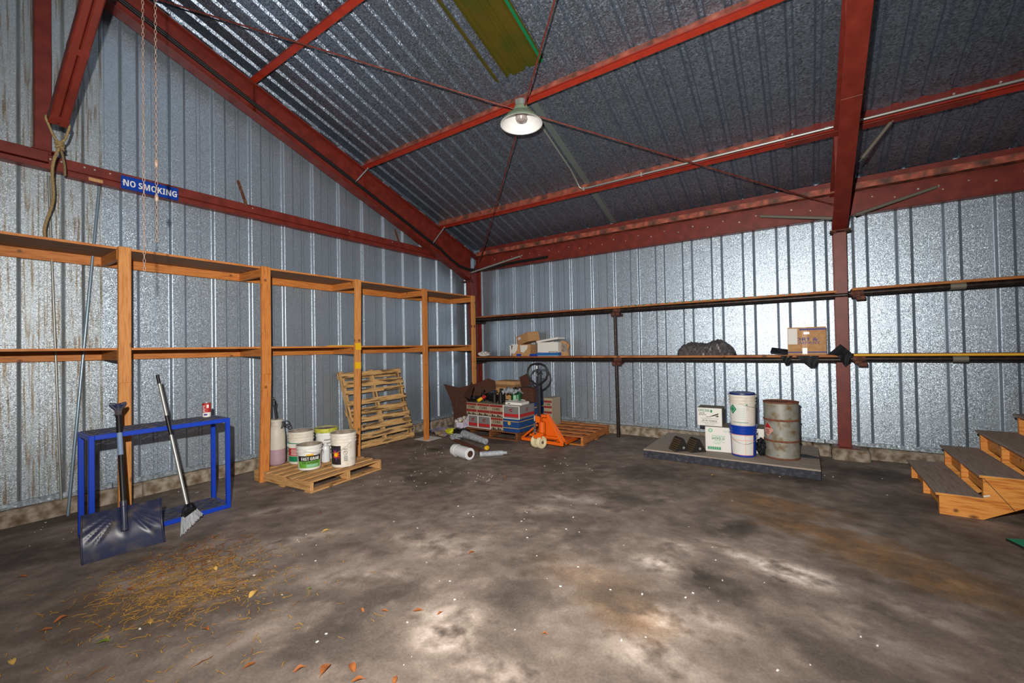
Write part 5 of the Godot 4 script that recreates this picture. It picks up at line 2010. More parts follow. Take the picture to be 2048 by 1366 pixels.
	for i in spots.size():
		var q = spots[i]
		var bt := thing("bottle", q[4], "bottle", Vector3(q[0], Y + 0.003, q[1]), i * 1.3)
		var h: float = q[2]
		var m: Material = M.black if q[3] == "black" else M.bottle_green
		var lb := MB.new()
		lb.lathe([Vector2(0, 0.001), Vector2(0.034, 0.001), Vector2(0.038, 0.006), Vector2(0.038, h * 0.6), Vector2(0.028, h * 0.74), Vector2(0.014, h * 0.82), Vector2(0.014, h * 0.88), Vector2(0, h * 0.88)], 18)
		part(lb, bt, "body", m)
		var cap := MB.new()
		cap.lathe([Vector2(0.017, h * 0.86), Vector2(0.017, h * 0.97), Vector2(0, h)], 14)
		cap.cbox(Vector3(0.02, h * 0.97, 0), Vector3(0.06, 0.022, 0.022), 0.004)
		part(cap, bt, "spray_head", M.black)
		if q[3] == "green":
			wrap_label(bt, 0.0386, 0.0386, 0.03, h * 0.5, -1.2, 1.2, M.pale_green)
	var cw := MB.new()
	var fcr := noise(1.4, 97, 3)
	var crow := []
	for i in 9:
		var rw := []
		for j in 17:
			var x := 1.56 + j * 0.019
			var z := 1.00 + i * 0.028
			rw.append(Vector3(x, Y + 0.225 + 0.07 * fcr.get_noise_2d(x * 9.0, z * 9.0) - 0.05 * absf(i - 4.0) / 4.0, z))
		crow.append(rw)
	cw.grid(crow, Vector3.UP)
	solo(cw, "plastic_sheet", M.clear_bag, Vector3(1.7, Y + 0.2, 1.1), "crumpled clear plastic sheet over the bottles on the heap", "plastic")
	# bright can lying on the heap
	var yc := thing("striped_can", "small yellow and red can lying on the left of the heap", "can", Vector3(1.22, Y + 0.004, 1.30), 0.5)
	var cb := MB.new()
	cb.tube([Vector3(-0.05, 0.03, 0.04), Vector3(0.01, 0.065, -0.01)], 0.028, 14)
	part(cb, yc, "body", M.yellow)
	var cb2 := MB.new()
	cb2.tube([Vector3(0.005, 0.062, -0.006), Vector3(0.06, 0.094, -0.05)], 0.0285, 14)
	part(cb2, yc, "band", M.red_print)
	# torn brown board standing behind the heap
	var tc := thing("torn_cardboard", "large torn dark brown cardboard sheet standing at the left of the heap", "cardboard", Vector3(0.66, 0.02, 1.05))
	var poly := [Vector2(-0.55, 0.78), Vector2(-0.20, 0.72), Vector2(0.15, 0.80), Vector2(0.42, 0.90), Vector2(0.56, 0.86), Vector2(0.58, 0.72), Vector2(0.40, 0.64), Vector2(0.24, 0.58), Vector2(0.16, 0.30), Vector2(-0.30, 0.26), Vector2(-0.34, 0.44), Vector2(-0.42, 0.58)]
	var pk := PackedVector2Array(poly)
	var pbm := MB.new()
	pbm.prism(pk, 0.006, Transform3D(Basis(Vector3.UP, 0.12) * Basis(Vector3.RIGHT, -0.12), Vector3(0, 0, 0)))
	part(pbm, tc, "sheet", M.brown_card)
	var pl2 := MB.new()
	pl2.prism(PackedVector2Array([Vector2(0.16, 0.60), Vector2(0.54, 0.88), Vector2(0.62, 0.80), Vector2(0.44, 0.58)]), 0.006, Transform3D(Basis(Vector3.UP, -0.5), Vector3(0.0, 0.0, 0.12)))
	part(pl2, tc, "flap", M.brown_card)
	var leg := MB.new()
	leg.prism(PackedVector2Array([Vector2(-0.30, 0.0), Vector2(0.10, 0.0), Vector2(0.14, 0.32), Vector2(-0.30, 0.32)]), 0.006, Transform3D(Basis(Vector3.UP, 0.12) * Basis(Vector3.RIGHT, -0.06), Vector3(0, -0.02, -0.03)))
	part(leg, tc, "lower_flap", M.brown_card)
	# dark clutter that fills the left of the heap
	for q in [[1.05, 1.25, 0.10, "black plastic scrap on the left striped carton"], [1.33, 1.12, 0.13, "black crumpled plastic in the middle of the heap"]]:
		var s := crumple(Vector3(0.14, q[2], 0.11), int(q[0] * 100))
		solo_local(s, "plastic_scrap", M.black, Vector3(q[0], Y + 0.002, q[1]), q[3], "plastic")
	# crumpled papers at the left foot
	solo_local(crumple(Vector3(0.15, 0.26, 0.15), 7), "crumpled_paper", M.mixed_paper, Vector3(0.80, 0.003, 1.32), "crumpled white and lilac wrapping at the left foot of the heap", "paper")
	solo_local(crumple(Vector3(0.10, 0.10, 0.08), 8), "crumpled_paper", flat(col(206, 206, 40), 0.6), Vector3(0.72, 0.003, 1.50), "small yellow wrapper on the floor before the heap", "paper")
	solo_local(crumple(Vector3(0.16, 0.12, 0.12), 9), "plastic_scrap", M.black, Vector3(0.95, 0.003, 1.52), "black and red scrap beside the wrapping paper", "plastic")

# a crumpled lump resting on y = 0
func crumple(r: Vector3, sd: int, amp := 0.28) -> MB:
	var f := noise(1.7, sd, 3)
	var rows := []
	for i in 13:
		var row := []
		var th := PI * i / 12.0
		for j in 19:
			var ph := TAU * (j % 18) / 18.0
			var d := Vector3(sin(th) * cos(ph), cos(th), sin(th) * sin(ph))
			var k := 1.0 + amp * f.get_noise_3dv(d * 1.6 + Vector3(sd, 0, 0)) * 2.0
			var p := Vector3(d.x * r.x, d.y * r.y * 0.5, d.z * r.z) * k
			p.y = maxf(p.y + r.y * 0.5, 0.0)
			row.append(p)
		rows.append(row)
	var b := MB.new()
	for i in 12:
		for j in 18:
			var c: Vector3 = (rows[i][j] + rows[i + 1][j + 1]) * 0.5 - Vector3(0, r.y * 0.5, 0)
			b.quad(rows[i][j], rows[i][j + 1], rows[i + 1][j + 1], rows[i + 1][j], c)
	return b

func solo_local(mb: MB, called: String, m: Material, at: Vector3, label: String, category: String, group := "", turn := 0.0, kind := "") -> MeshInstance3D:
	var o := MeshInstance3D.new()
	o.name = numbered(called)
	o.mesh = mb.mesh()
	o.material_override = m
	add_child(o)
	o.position = at
	o.rotation.y = turn
	tag(o, label, category, group, kind)
	return o

# ---------------------------------------------------------------- pallet jack
func build_jack() -> void:
	var t := thing("pallet_jack", "orange hand pallet jack with black loop handle standing before the side wall", "pallet jack", Vector3(2.50, 0, 1.55), 0.05)
	# steering wheels in a pair
	for s in [-1.0, 1.0]:
		for e in [-1.0, 1.0]:
			pass
		var w := MB.new()
		w.lathe([Vector2(0.02, -0.020), Vector2(0.050, -0.020), Vector2(0.056, -0.027), Vector2(0.082, -0.027), Vector2(0.088, -0.020), Vector2(0.088, -0.005), Vector2(0.083, -0.002), Vector2(0.083, 0.002), Vector2(0.088, 0.005), Vector2(0.088, 0.020), Vector2(0.082, 0.027), Vector2(0.056, 0.027), Vector2(0.050, 0.020), Vector2(0.02, 0.020)], 28, 0.0, TAU, Transform3D(Basis(Vector3(0, 0, 1), PI / 2), Vector3(s * 0.055, 0.089, 0.03)))
		var wo := part(w, t, "wheel", M.cream)
		wo.rotation.y = -0.3
		var hb := MB.new()
		hb.lathe([Vector2(0, -0.028), Vector2(0.022, -0.028), Vector2(0.022, 0.028), Vector2(0, 0.028)], 14, 0.0, TAU, Transform3D(Basis(Vector3(0, 0, 1), PI / 2), Vector3(s * 0.055, 0.089, 0.03)))
		part(hb, wo, "hub", M.dull)
	# pump housing, cylinder and spring
	var pm := MB.new()
	pm.cbox(Vector3(0, 0.17, 0.02), Vector3(0.13, 0.06, 0.14), 0.008)
	pm.cbox(Vector3(0.0, 0.205, 0.03), Vector3(0.17, 0.03, 0.09), 0.006)
	pm.lathe([Vector2(0.05, 0.19), Vector2(0.05, 0.36), Vector2(0.04, 0.37), Vector2(0, 0.37)], 18, 0.0, TAU, T(0.02, 0, -0.03))
	pm.cbox(Vector3(-0.02, 0.41, 0.0), Vector3(0.075, 0.10, 0.09), 0.008)
	part(pm, t, "pump", M.orange)
	var sp := []
	for i in 61:
		var a := TAU * i / 10.0
		sp.append(Vector3(-0.035 + 0.019 * cos(a), 0.225 + i * 0.0024, 0.085 + 0.019 * sin(a)))
	var sb := MB.new()
	sb.tube(sp, 0.0045, 6)
	part(sb, t, "spring", M.silver)
	var sr := MB.new()
	sr.tube([Vector3(-0.035, 0.2, 0.085), Vector3(-0.035, 0.39, 0.085)], 0.012, 10)
	part(sr, t, "plunger", M.steel_dark)
	# body: cross beam, two slanted cheek plates
	var H := 0.47
	for s in [-1.0, 1.0]:
		var ck := MB.new()
		if s > 0.0:
			ck.bar(Vector3(0.075, H, -0.09), Vector3(0.335, 0.075, -0.045), 0.030, 0.045, Vector3.RIGHT, 0.004)
		else:
			ck.bar(Vector3(-0.05, 0.32, -0.02), Vector3(-0.365, 0.085, -0.10), 0.020, 0.028, Vector3.UP, 0.004)
		part(ck, t, "slanted_bar", M.orange)
		# fork
		var fk := MB.new()
		fk.cbox(Vector3(s * 0.265, 0.083, -0.72), Vector3(0.15, 0.012, 1.16), 0.004)
		for e in [-1.0, 1.0]:
			fk.cbox(Vector3(s * 0.265 + e * 0.070, 0.062, -0.72), Vector3(0.010, 0.045, 1.14), 0.002)
		part(fk, t, "fork", M.orange)
		var fr := MB.new()
		fr.tube([Vector3(s * 0.265 - 0.03, 0.04, -1.2), Vector3(s * 0.265 + 0.03, 0.04, -1.2)], 0.037, 14)
		part(fr, t, "fork_roller", M.cream)
	var top := MB.new()
	top.cbox(Vector3(0, H - 0.02, -0.06), Vector3(0.16, 0.04, 0.06), 0.006)
	top.bar(Vector3(-0.375, 0.075, -0.115), Vector3(0.345, 0.065, -0.045), 0.035, 0.045, Vector3.UP, 0.004)
	top.bar(Vector3(-0.22, 0.15, -0.10), Vector3(0.26, 0.135, -0.10), 0.05, 0.03, Vector3.UP, 0.004)
	part(top, t, "cross_beam", M.orange)
	var bk := MB.new()
	bk.prism(PackedVector2Array([Vector2(-0.08, H - 0.02), Vector2(0.08, H - 0.02), Vector2(0.33, 0.09), Vector2(-0.10, 0.09)]), 0.008, T(0, 0, -0.17))
	part(bk, t, "back_plate", M.orange)
	# handle: post and loop
	var hp := MB.new()
	hp.bar(Vector3(0, 0.44, 0.02), Vector3(0, 0.93, 0.035), 0.050, 0.040, Vector3.BACK, 0.008)
	part(hp, t, "handle_post", M.steel_dark)
	var lp := []
	for q in [[0.0, 0.90], [-0.06, 0.93], [-0.13, 0.985], [-0.165, 1.06], [-0.155, 1.13], [-0.115, 1.185], [-0.06, 1.205], [0.0, 1.21], [0.06, 1.205], [0.115, 1.185], [0.155, 1.13], [0.165, 1.06], [0.13, 0.985], [0.06, 0.93], [0.0, 0.90]]:
		lp.append(Vector3(q[0], q[1], 0.037))
	var lb := MB.new()
	lb.tube(lp, 0.0155, 10)
	part(lb, t, "loop_handle", M.black)
	var cpst := MB.new()
	cpst.bar(Vector3(0, 0.92, 0.037), Vector3(0, 1.20, 0.04), 0.036, 0.022, Vector3.BACK, 0.004)
	part(cpst, t, "centre_bar", M.steel_dark)
	var lv := MB.new()
	lv.tube([Vector3(0, 1.05, 0.05), Vector3(0.05, 1.085, 0.045), Vector3(0.085, 1.06, 0.04)], 0.009, 8)
	part(lv, t, "release_lever", M.black)
	patch(0.020, 0.045, M.paper, t, T(-0.002, 1.16, 0.053), "white_tag")
	patch(0.020, 0.035, M.silver, t, T(-0.004, 1.05, 0.053), "metal_tag")
	# pallet behind it
	var p := thing("jack_pallet", "orange brown pallet on the floor under the jack's forks", "pallet", Vector3(2.53, 0, 0.66), 0.02)
	pallet_over(p)

func pallet_over(p: Node3D) -> void:
	# open pallet: stringers along z, boards along x, leaving the fork openings free
	var h := 0.135
	for i in 3:
		var b := MB.new()
		b.off = Vector2(i * 0.5, 0.1 * i)
		b.cbox(Vector3((i - 1) * 0.44, h * 0.5, 0), Vector3(0.036, h - 0.034, 1.05), 0.003)
		part(b, p, "stringer", M.pallet_orange)
	for i in 5:
		var b := MB.new()
		b.off = Vector2(i * 0.3, 0.07 * i)
		b.cbox(Vector3(0, h - 0.008, lerpf(-0.465, 0.465, i / 4.0)), Vector3(0.93, 0.016, 0.115), 0.002)
		part(b, p, "deck_board", M.pallet_orange)
	for i in 3:
		var b := MB.new()
		b.off = Vector2(i * 0.3, 0.03 * i)
		b.cbox(Vector3(0, 0.009, lerpf(-0.475, 0.475, i / 2.0)), Vector3(0.93, 0.016, 0.09), 0.002)
		part(b, p, "bottom_board", M.pallet_orange)

# ---------------------------------------------------------------- loose things on the floor by the heap
func build_floor_things() -> void:
	# roll of stretch wrap
	var a := Vector3(1.72, 0.078, 2.52)
	var e := Vector3(2.07, 0.078, 2.60)
	var t := thing("wrap_roll", "roll of white stretch wrap lying on the floor", "roll", Vector3(1.9, 0, 2.56))
	var d := (e - a).normalized()
	var ax := Transform3D(Basis(d.cross(Vector3.UP).normalized(), d, d.cross(Vector3.UP).normalized().cross(d)), a)
	var L := a.distance_to(e)
	var b := MB.new()
	b.lathe([Vector2(0.040, 0), Vector2(0.070, 0.0), Vector2(0.076, 0.006), Vector2(0.077, L - 0.006), Vector2(0.072, L), Vector2(0.042, L)], 32, 0.0, TAU, ax)
	wpart(b, t, "film", M.wrap)
	var c := MB.new()
	c.lathe([Vector2(0.042, -0.001), Vector2(0.042, L + 0.002), Vector2(0.036, L + 0.002), Vector2(0.036, L - 0.03), Vector2(0.0, L - 0.03)], 24, 0.0, TAU, ax)
	wpart(c, t, "core", M.brown_card, "brown cardboard core")
	var tl := MB.new()
	var lp := []
	for i in 17:
		var an := TAU * i / 16.0
		lp.append(ax * Vector3(0.080 * cos(an), L * 0.22 + 0.01 * sin(an * 2.0), 0.080 * sin(an)))
	tl.tube(lp, 0.003, 5, false)
	wpart(tl, t, "loose_strand", M.paper)
	# thin roll in plastic
	var r2 := MB.new()
	r2.tube([Vector3(2.08, 0.036, 2.42), Vector3(2.30, 0.036, 2.20)], 0.035, 14)
	r2.tube([Vector3(2.30, 0.036, 2.20), Vector3(2.34, 0.036, 2.16)], 0.022, 12)
	solo(r2, "plastic_tube", M.clear_bag, Vector3(2.18, 0, 2.3), "short plastic wrapped tube right of the white roll", "tube")
	# longer bundle in plastic
	var r3 := MB.new()
	r3.tube([Vector3(1.14, 0.075, 1.66), Vector3(1.35, 0.072, 1.72), Vector3(1.70, 0.045, 1.80)], 0.068, 14, true, 0.045)
	solo(r3, "plastic_bundle", M.clear_bag, Vector3(1.4, 0, 1.73), "long plastic wrapped bundle lying before the heap of cartons", "bundle")
	var s := crumple(Vector3(0.11, 0.10, 0.09), 33)
	solo_local(s, "plastic_wrap", M.clear_bag, Vector3(1.10, 0.003, 1.80), "crumpled clear wrap at the left end of the plastic bundle", "plastic")
	# rusty bar
	var bar := MB.new()
	bar.bar(Vector3(0.98, 0.02, 1.78), Vector3(1.97, 0.02, 2.22), 0.05, 0.036, Vector3.UP, 0.003)
	solo(bar, "rusty_bar", M.rust, Vector3(1.45, 0, 2.0), "dark rusty red bar lying on the floor behind the white roll", "bar")
	var yl := crumple(Vector3(0.035, 0.055, 0.035), 41)
	solo_local(yl, "yellow_scrap", M.yellow, Vector3(2.03, 0.041, 2.20), "small bright yellow scrap at the end of the rusty bar", "scrap")
	# sheets of paper
	var pp := MB.new()
	pp.mbox(Vector3(0.46, 0.001, 1.78), Vector3(0.78, 0.003, 2.10))
	solo(pp, "paper_sheet", M.paper, Vector3(0.62, 0.001, 1.95), "flat pale paper sheet under the fourth shelf post", "paper")
	var rows := []
	var f := noise(2.2, 90, 3)
	for i in 9:
		var row := []
		for j in 15:
			var x := 0.16 + j * 0.045
			var z := 1.05 + i * 0.055 + j * 0.022
			row.append(Vector3(x, 0.012 + 0.05 * maxf(0.0, f.get_noise_2d(x * 3.0, z * 3.0) + 0.3), z))
		rows.append(row)
	var pm := MB.new()
	pm.grid(rows, Vector3.UP)
	solo(pm, "wrinkled_poster", M.purple_paper, Vector3(0.5, 0.0, 1.4), "wrinkled lilac and yellow sheet lying along the curb", "paper")

# ---------------------------------------------------------------- things on the pipe shelf
func build_shelf_things() -> void:
	var Y := 1.289
	# file box with lid askew
	var f := thing("file_box", "white file box with blue foot band and loose lid on the pipe shelf", "box", Vector3(1.94, Y, 0.175), 0.0)
	var b := MB.new()
	b.cbox(Vector3(0, 0.1225, 0), Vector3(0.42, 0.245, 0.26), 0.003)
	part(b, f, "body", M.carton)
	patch(0.422, 0.055, M.band_blue, f, T(0, 0.034, 0.1308), "blue_band")
	patch(0.262, 0.055, M.band_blue, f, T(0.2108, 0.034, 0, PI / 2), "blue_band")
	patch(0.17, 0.008, M.dark_print, f, T(0.11, 0.078, 0.1312), "handle_outline")
	patch(0.17, 0.008, M.dark_print, f, T(0.11, 0.056, 0.1312), "handle_outline")
	patch(0.008, 0.03, M.dark_print, f, T(0.027, 0.067, 0.1312), "handle_outline")
	patch(0.008, 0.03, M.dark_print, f, T(0.193, 0.067, 0.1312), "handle_outline")
	patch(0.08, 0.004, M.grey_print, f, T(-0.16, 0.07, 0.1312), "print_line")
	var l := MB.new()
	l.box(Transform3D(Basis(Vector3(0, 0, 1), 0.13), Vector3(-0.01, 0.283, 0)), Vector3(0.44, 0.035, 0.275), 0.003)
	part(l, f, "lid", M.carton)
	var tray := MB.new()
	tray.cbox(Vector3(-0.30, 0.021, 0.0), Vector3(0.17, 0.04, 0.25), 0.003)
	part(tray, f, "torn_base", M.bucket_blue)
	# torn carton left of it
	var t := thing("torn_carton", "torn tan carton with hanging white paper left of the file box", "carton", Vector3(1.37, Y, 0.19))
	var tb := MB.new()
	tb.mbox(Vector3(-0.20, 0, -0.12), Vector3(0.20, 0.215, 0.10), 0.003)
	part(tb, t, "body", M.cardboard)
	for q in [[-0.20, -0.08, 0.22, 0.06], [0.0, 0.14, 0.20, 0.08], [-0.24, -0.20, 0.20, 0.02]]:
		var fl := MB.new()
		fl.prism(PackedVector2Array([Vector2(q[0], q[3]), Vector2(lerpf(q[0], q[1], 0.4), q[3] - 0.02), Vector2(q[1], q[3] + 0.05), Vector2(q[1] + 0.02, q[2]), Vector2(q[0] - 0.01, q[2])]), 0.003, T(0, 0, 0.112))
		part(fl, t, "torn_paper", M.paper, "torn white paper")
	var bl := MB.new()
	bl.cbox(Vector3(-0.05, 0.022, 0.106), Vector3(0.10, 0.04, 0.01), 0.002)
	part(bl, t, "blue_corner", M.bucket_blue)
	var rt := thing("torn_scrap", "torn tan carton scrap at the right of the file box", "carton", Vector3(2.235, Y, 0.17))
	var rb := MB.new()
	rb.prism(PackedVector2Array([Vector2(-0.07, 0), Vector2(0.07, 0), Vector2(0.05, 0.10), Vector2(0.09, 0.19), Vector2(0.02, 0.25), Vector2(-0.07, 0.27)]), 0.05, T(0, 0, 0.0))
	part(rb, rt, "flap", M.cardboard)
	var rb2 := MB.new()
	rb2.prism(PackedVector2Array([Vector2(-0.06, 0.08), Vector2(0.04, 0.06), Vector2(0.05, 0.2), Vector2(-0.06, 0.23)]), 0.003, T(0, 0, 0.052))
	part(rb2, rt, "torn_paper", M.dirty)
	# brown box tilted on the torn carton
	var bb := thing("tan_box", "closed tan cardboard box perched tilted on the torn carton", "carton", Vector3(1.42, Y + 0.218, 0.17))
	var m := MB.new()
	var bx := Transform3D(Basis(Vector3(0, 0, 1), 0.20) * Basis(Vector3.UP, -0.42), Vector3(0.02, 0.108, -0.01))
	m.box(bx, Vector3(0.40, 0.17, 0.25), 0.003)
	part(m, bb, "body", M.cardboard)
	patch(0.10, 0.05, M.carton, bb, bx * T(-0.10, 0.03, 0.1256), "white_label")
	patch(0.40, 0.03, M.leaf_pale, bb, bx * Transform3D(Basis(Vector3.RIGHT, -PI / 2), Vector3(0, 0.0856, 0)), "packing_tape")
	# paper rag at the left end
	solo_local(crumple(Vector3(0.14, 0.09, 0.09), 19), "paper_rag", M.paper, Vector3(0.43, Y, 0.20), "white rag of paper at the corner end of the pipe shelf", "paper")
	# grey tarpaulin bundle
	var f1 := noise(1.1, 77, 4)
	var rows := []
	for i in 17:
		var row := []
		var v := i / 16.0
		for j in 45:
			var u := j / 44.0
			var prof := 0.175 + 0.06 * exp(-pow((u - 0.72) / 0.12, 2.0)) + 0.012 * sin(u * 7.0)
			prof *= pow(maxf(0.0, 1.0 - pow(absf(u * 2.0 - 1.0), 5.0)), 0.6)
			var th := PI * v
			var wr := f1.get_noise_2d(u * 14.0, v * 6.0) * 0.05
			var wid := 0.14 * pow(maxf(0.0, 1.0 - pow(absf(u * 2.0 - 1.0), 6.0)), 0.5)
			row.append(Vector3((u - 0.5) * 0.79, maxf(0.0, sin(th) * prof * (1.0 + wr * 2.5) + wr * 0.25 * sin(th)), cos(th) * (wid + wr * 0.6)))
		rows.append(row)
	var tp := MB.new()
	for i in 16:
		for j in 44:
			tp.quad(rows[i][j], rows[i][j + 1], rows[i + 1][j + 1], rows[i + 1][j], (rows[i][j] + rows[i + 1][j + 1]) * 0.5)
	solo_local(tp, "tarp_bundle", M.tarp, Vector3(4.50, Y, 0.185), "folded dark grey tarpaulin bundle on the pipe shelf", "tarpaulin")
	# carton with blue print
	var c := thing("printed_carton", "taped tan carton with blue PORT & COMPANY print on the pipe shelf", "carton", Vector3(5.70, Y, 0.19), 0.0)
	var cb := MB.new()
	cb.cbox(Vector3(0, 0.175, 0), Vector3(0.40, 0.35, 0.29), 0.003)
	part(cb, c, "body", M.cardboard)
	var z := 0.1458
	patch(0.27, 0.022, M.navy_print, c, T(0.062, 0.322, z), "blue_bar")
	patch(0.40, 0.016, M.navy_print, c, T(0, 0.034, z), "blue_bar")
	lettering("PORT &", 0.040, M.navy_print, c, T(-0.022, 0.197, z), "lettering", true, 1.45)
	lettering("COMPANY", 0.034, M.navy_print, c, T(-0.014, 0.152, z), "lettering", false, 1.4)
	patch(0.10, 0.20, M.carton, c, T(-0.145, 0.235, z + 0.0007), "white_label", 0.0007)
	patch(0.055, 0.35, flat(col(190, 146, 102), 0.5), c, T(-0.02, 0.175, z - 0.0002), "packing_tape", 0.0004)
	patch(0.05, 0.075, M.wrap, c, T(-0.02, 0.05, z + 0.0008), "tape_end", 0.0006)
	patch(0.06, 0.03, M.wrap, c, T(0.0, 0.275, z + 0.0008), "tape_end", 0.0006)
	patch(0.03, 0.10, M.carton, c, T(0.2006, 0.26, 0.11, PI / 2), "white_label")
	# black cloth under and beside the carton
	var cl := thing("black_cloth", "black cloth hanging over the pipe shelf on both sides of the printed carton", "cloth", Vector3(5.7, Y, 0.3))
	var sc := [
		[Vector3(5.30, Y + 0.03, 0.30), Vector3(5.50, Y + 0.012, 0.30), Vector3(5.50, Y + 0.07, 0.24), Vector3(5.32, Y + 0.10, 0.22)],
		[Vector3(5.91, Y + 0.01, 0.34), Vector3(6.00, Y - 0.01, 0.39), Vector3(6.14, Y + 0.02, 0.36), Vector3(6.04, Y + 0.13, 0.30)],
		[Vector3(6.00, Y - 0.01, 0.39), Vector3(6.14, Y + 0.02, 0.36), Vector3(6.12, Y - 0.09, 0.37), Vector3(6.075, Y - 0.145, 0.385)],
		[Vector3(5.42, Y - 0.01, 0.345), Vector3(5.55, Y - 0.01, 0.345), Vector3(5.51, Y - 0.12, 0.345), Vector3(5.47, Y - 0.13, 0.345)],
		[Vector3(5.58, Y - 0.01, 0.346), Vector3(5.82, Y - 0.01, 0.346), Vector3(5.80, Y - 0.15, 0.35), Vector3(5.73, Y - 0.155, 0.35)]]
	for q in sc:
		var b2 := MB.new()
		var rw := []
		for i in 7:
			var rr := []
			for j in 7:
				var u := j / 6.0
				var v := i / 6.0
				var p: Vector3 = (q[0] as Vector3).lerp(q[1], u).lerp((q[3] as Vector3).lerp(q[2], u), v)
				p.z += 0.012 * sin(u * 7.0 + v * 4.0)
				rr.append(p)
			rw.append(rr)
		b2.grid(rw, Vector3.BACK)
		wpart(b2, cl, "fold", M.black_cloth)

# ---------------------------------------------------------------- platform and what stands on it
func build_platform() -> void:
	var P := 0.108
	var t := thing("low_platform", "low plywood platform with dark painted edge by the side wall", "platform", Vector3(4.86, 0, 0.73), 0.0)
	var top := MB.new()
	top.cbox(Vector3(0, P - 0.009, 0), Vector3(1.86, 0.018, 1.22), 0.002)
	part(top, t, "plywood_top", M.platform_top)
	for q in [[0.0, 0.592, 1.86, 0.036], [0.0, -0.592, 1.86, 0.036]]:
		var b := MB.new()
		b.cbox(Vector3(q[0], (P - 0.018) * 0.5, q[1]), Vector3(q[2], P - 0.020, q[3]), 0.003)
		part(b, t, "edge_board", M.platform_edge)
	for x in [-0.912, -0.3, 0.3, 0.912]:
		var b := MB.new()
		b.cbox(Vector3(x, (P - 0.018) * 0.5, 0), Vector3(0.036, P - 0.020, 1.146), 0.003)
		part(b, t, "joist", M.platform_edge)
	# wheel chocks
	for q in [[4.335, 1.17, "left one of the two black rubber wheel chocks on the platform"], [4.515, 1.12, "right one of the two black rubber wheel chocks, next to the white carton"]]:
		var c := thing("wheel_chock", q[2], "wheel chock", Vector3(q[0], P + 0.001, q[1]), 0.75, "rubber wheel chocks")
		var b := MB.new()
		b.prism(PackedVector2Array([Vector2(-0.10, 0), Vector2(0.10, 0), Vector2(0.012, 0.16), Vector2(-0.012, 0.16)]), 0.17, T(0, 0, -0.085))
		part(b, c, "wedge", M.rubber)
		for k in 6:
			var r := MB.new()
			var v := 0.10 + k * 0.15
			var p := Vector3(lerpf(-0.10, -0.012, v), lerpf(0.0, 0.16, v), 0)
			r.bar(p + Vector3(-0.004, 0.002, -0.082), p + Vector3(-0.004, 0.002, 0.082), 0.012, 0.012, Vector3.UP)
			part(r, c, "tread_bar", M.leaf_dark)
		var e := MB.new()
		e.lathe([Vector2(0, 0), Vector2(0.016, 0), Vector2(0.016, 0.004), Vector2(0, 0.005)], 12, 0.0, TAU, Transform3D(Basis(Vector3.RIGHT, PI / 2), Vector3(0.01, 0.045, 0.0855)))
		part(e, c, "eye_bolt", M.bolt)
	# lower white carton
	var lo := thing("gear_oil_carton", "white carton with green Energear HYPO-U print under the smaller one", "carton", Vector3(4.75, P + 0.001, 0.86), 0.1)
	var s := Vector3(0.29, 0.305, 0.36)
	var b1 := MB.new()
	b1.cbox(Vector3(0, s.y * 0.5, 0), s, 0.003)
	part(b1, lo, "body", M.carton)
	patch(s.z, s.y, M.grey_side, lo, T(-s.x * 0.5 - 0.0004, s.y * 0.5, 0, -PI / 2), "grey_side")
	patch(s.x, s.z, M.grey_side, lo, Transform3D(Basis(Vector3.RIGHT, -PI / 2), Vector3(0, s.y + 0.0004, 0)), "grey_top")
	var z := s.z * 0.5 + 0.0006
	var rg := MB.new()
	rg.lathe([Vector2(0.010, 0), Vector2(0.026, 0)], 24, 0.0, TAU, Transform3D(Basis(Vector3.RIGHT, PI / 2), Vector3(-0.085, 0.262, z)))
	part(rg, lo, "round_emblem", M.pale_green)
	lettering("Energear", 0.025, M.pale_green, lo, T(0.005, 0.195, z), "lettering", true, 1.0)
	lettering("HYPO-U", 0.028, M.green_print, lo, T(0.0, 0.163, z), "lettering", true, 1.0)
	lettering("SAE 80W-90", 0.018, M.pale_green, lo, T(0.005, 0.12, z), "lettering", false, 1.0)
	patch(0.09, 0.006, M.pale_green, lo, T(0.005, 0.142, z), "print_line")
	patch(0.07, 0.005, M.pale_green, lo, T(-0.01, 0.10, z), "print_line")
	patch(0.07, 0.005, M.pale_green, lo, T(0.09, 0.265, z), "print_line")
	patch(0.06, 0.005, M.pale_green, lo, T(0.095, 0.25, z), "print_line")
	patch(0.15, 0.036, M.green_print, lo, T(-0.045, 0.042, z), "green_panel")
	patch(0.142, 0.028, M.pale_green, lo, T(-0.045, 0.042, z + 0.0006), "green_panel")
	for k in 6:
		patch(0.012, 0.02, M.green_print, lo, T(-0.105 + k * 0.024, 0.042, z + 0.0012), "print_block")
	# upper small carton
	var up := thing("motor_oil_carton", "small white carton with SPECIAL motor oil print on top of the other", "carton", Vector3(4.665, P + 0.308, 0.87), 0.03)
	var u := Vector3(0.285, 0.225, 0.27)
	var b2 := MB.new()
	b2.cbox(Vector3(0, u.y * 0.5, 0), u, 0.003)
	part(b2, up, "body", M.carton)
	patch(u.x * 0.99, u.z * 0.99, M.grey_side, up, Transform3D(Basis(Vector3.RIGHT, -PI / 2), Vector3(0, u.y + 0.0004, 0)), "grey_top")
	patch(u.z * 0.99, u.y * 0.99, M.grey_side, up, T(u.x * 0.5 + 0.0004, u.y * 0.5, 0, PI / 2), "grey_side")
	patch(0.08, 0.09, M.navy_print, up, T(u.x * 0.5 + 0.001, 0.12, 0.05, PI / 2), "print_block")
	var z2 := u.z * 0.5 + 0.0006
	lettering("SPECIAL", 0.031, M.green_print, up, T(-0.062, 0.192, z2), "lettering", true, 0.82)
	patch(0.02, 0.034, M.green_print, up, T(0.022, 0.186, z2), "green_badge")
	lettering("SAE 30", 0.016, M.dark_print, up, T(-0.088, 0.158, z2), "lettering", true, 0.9)
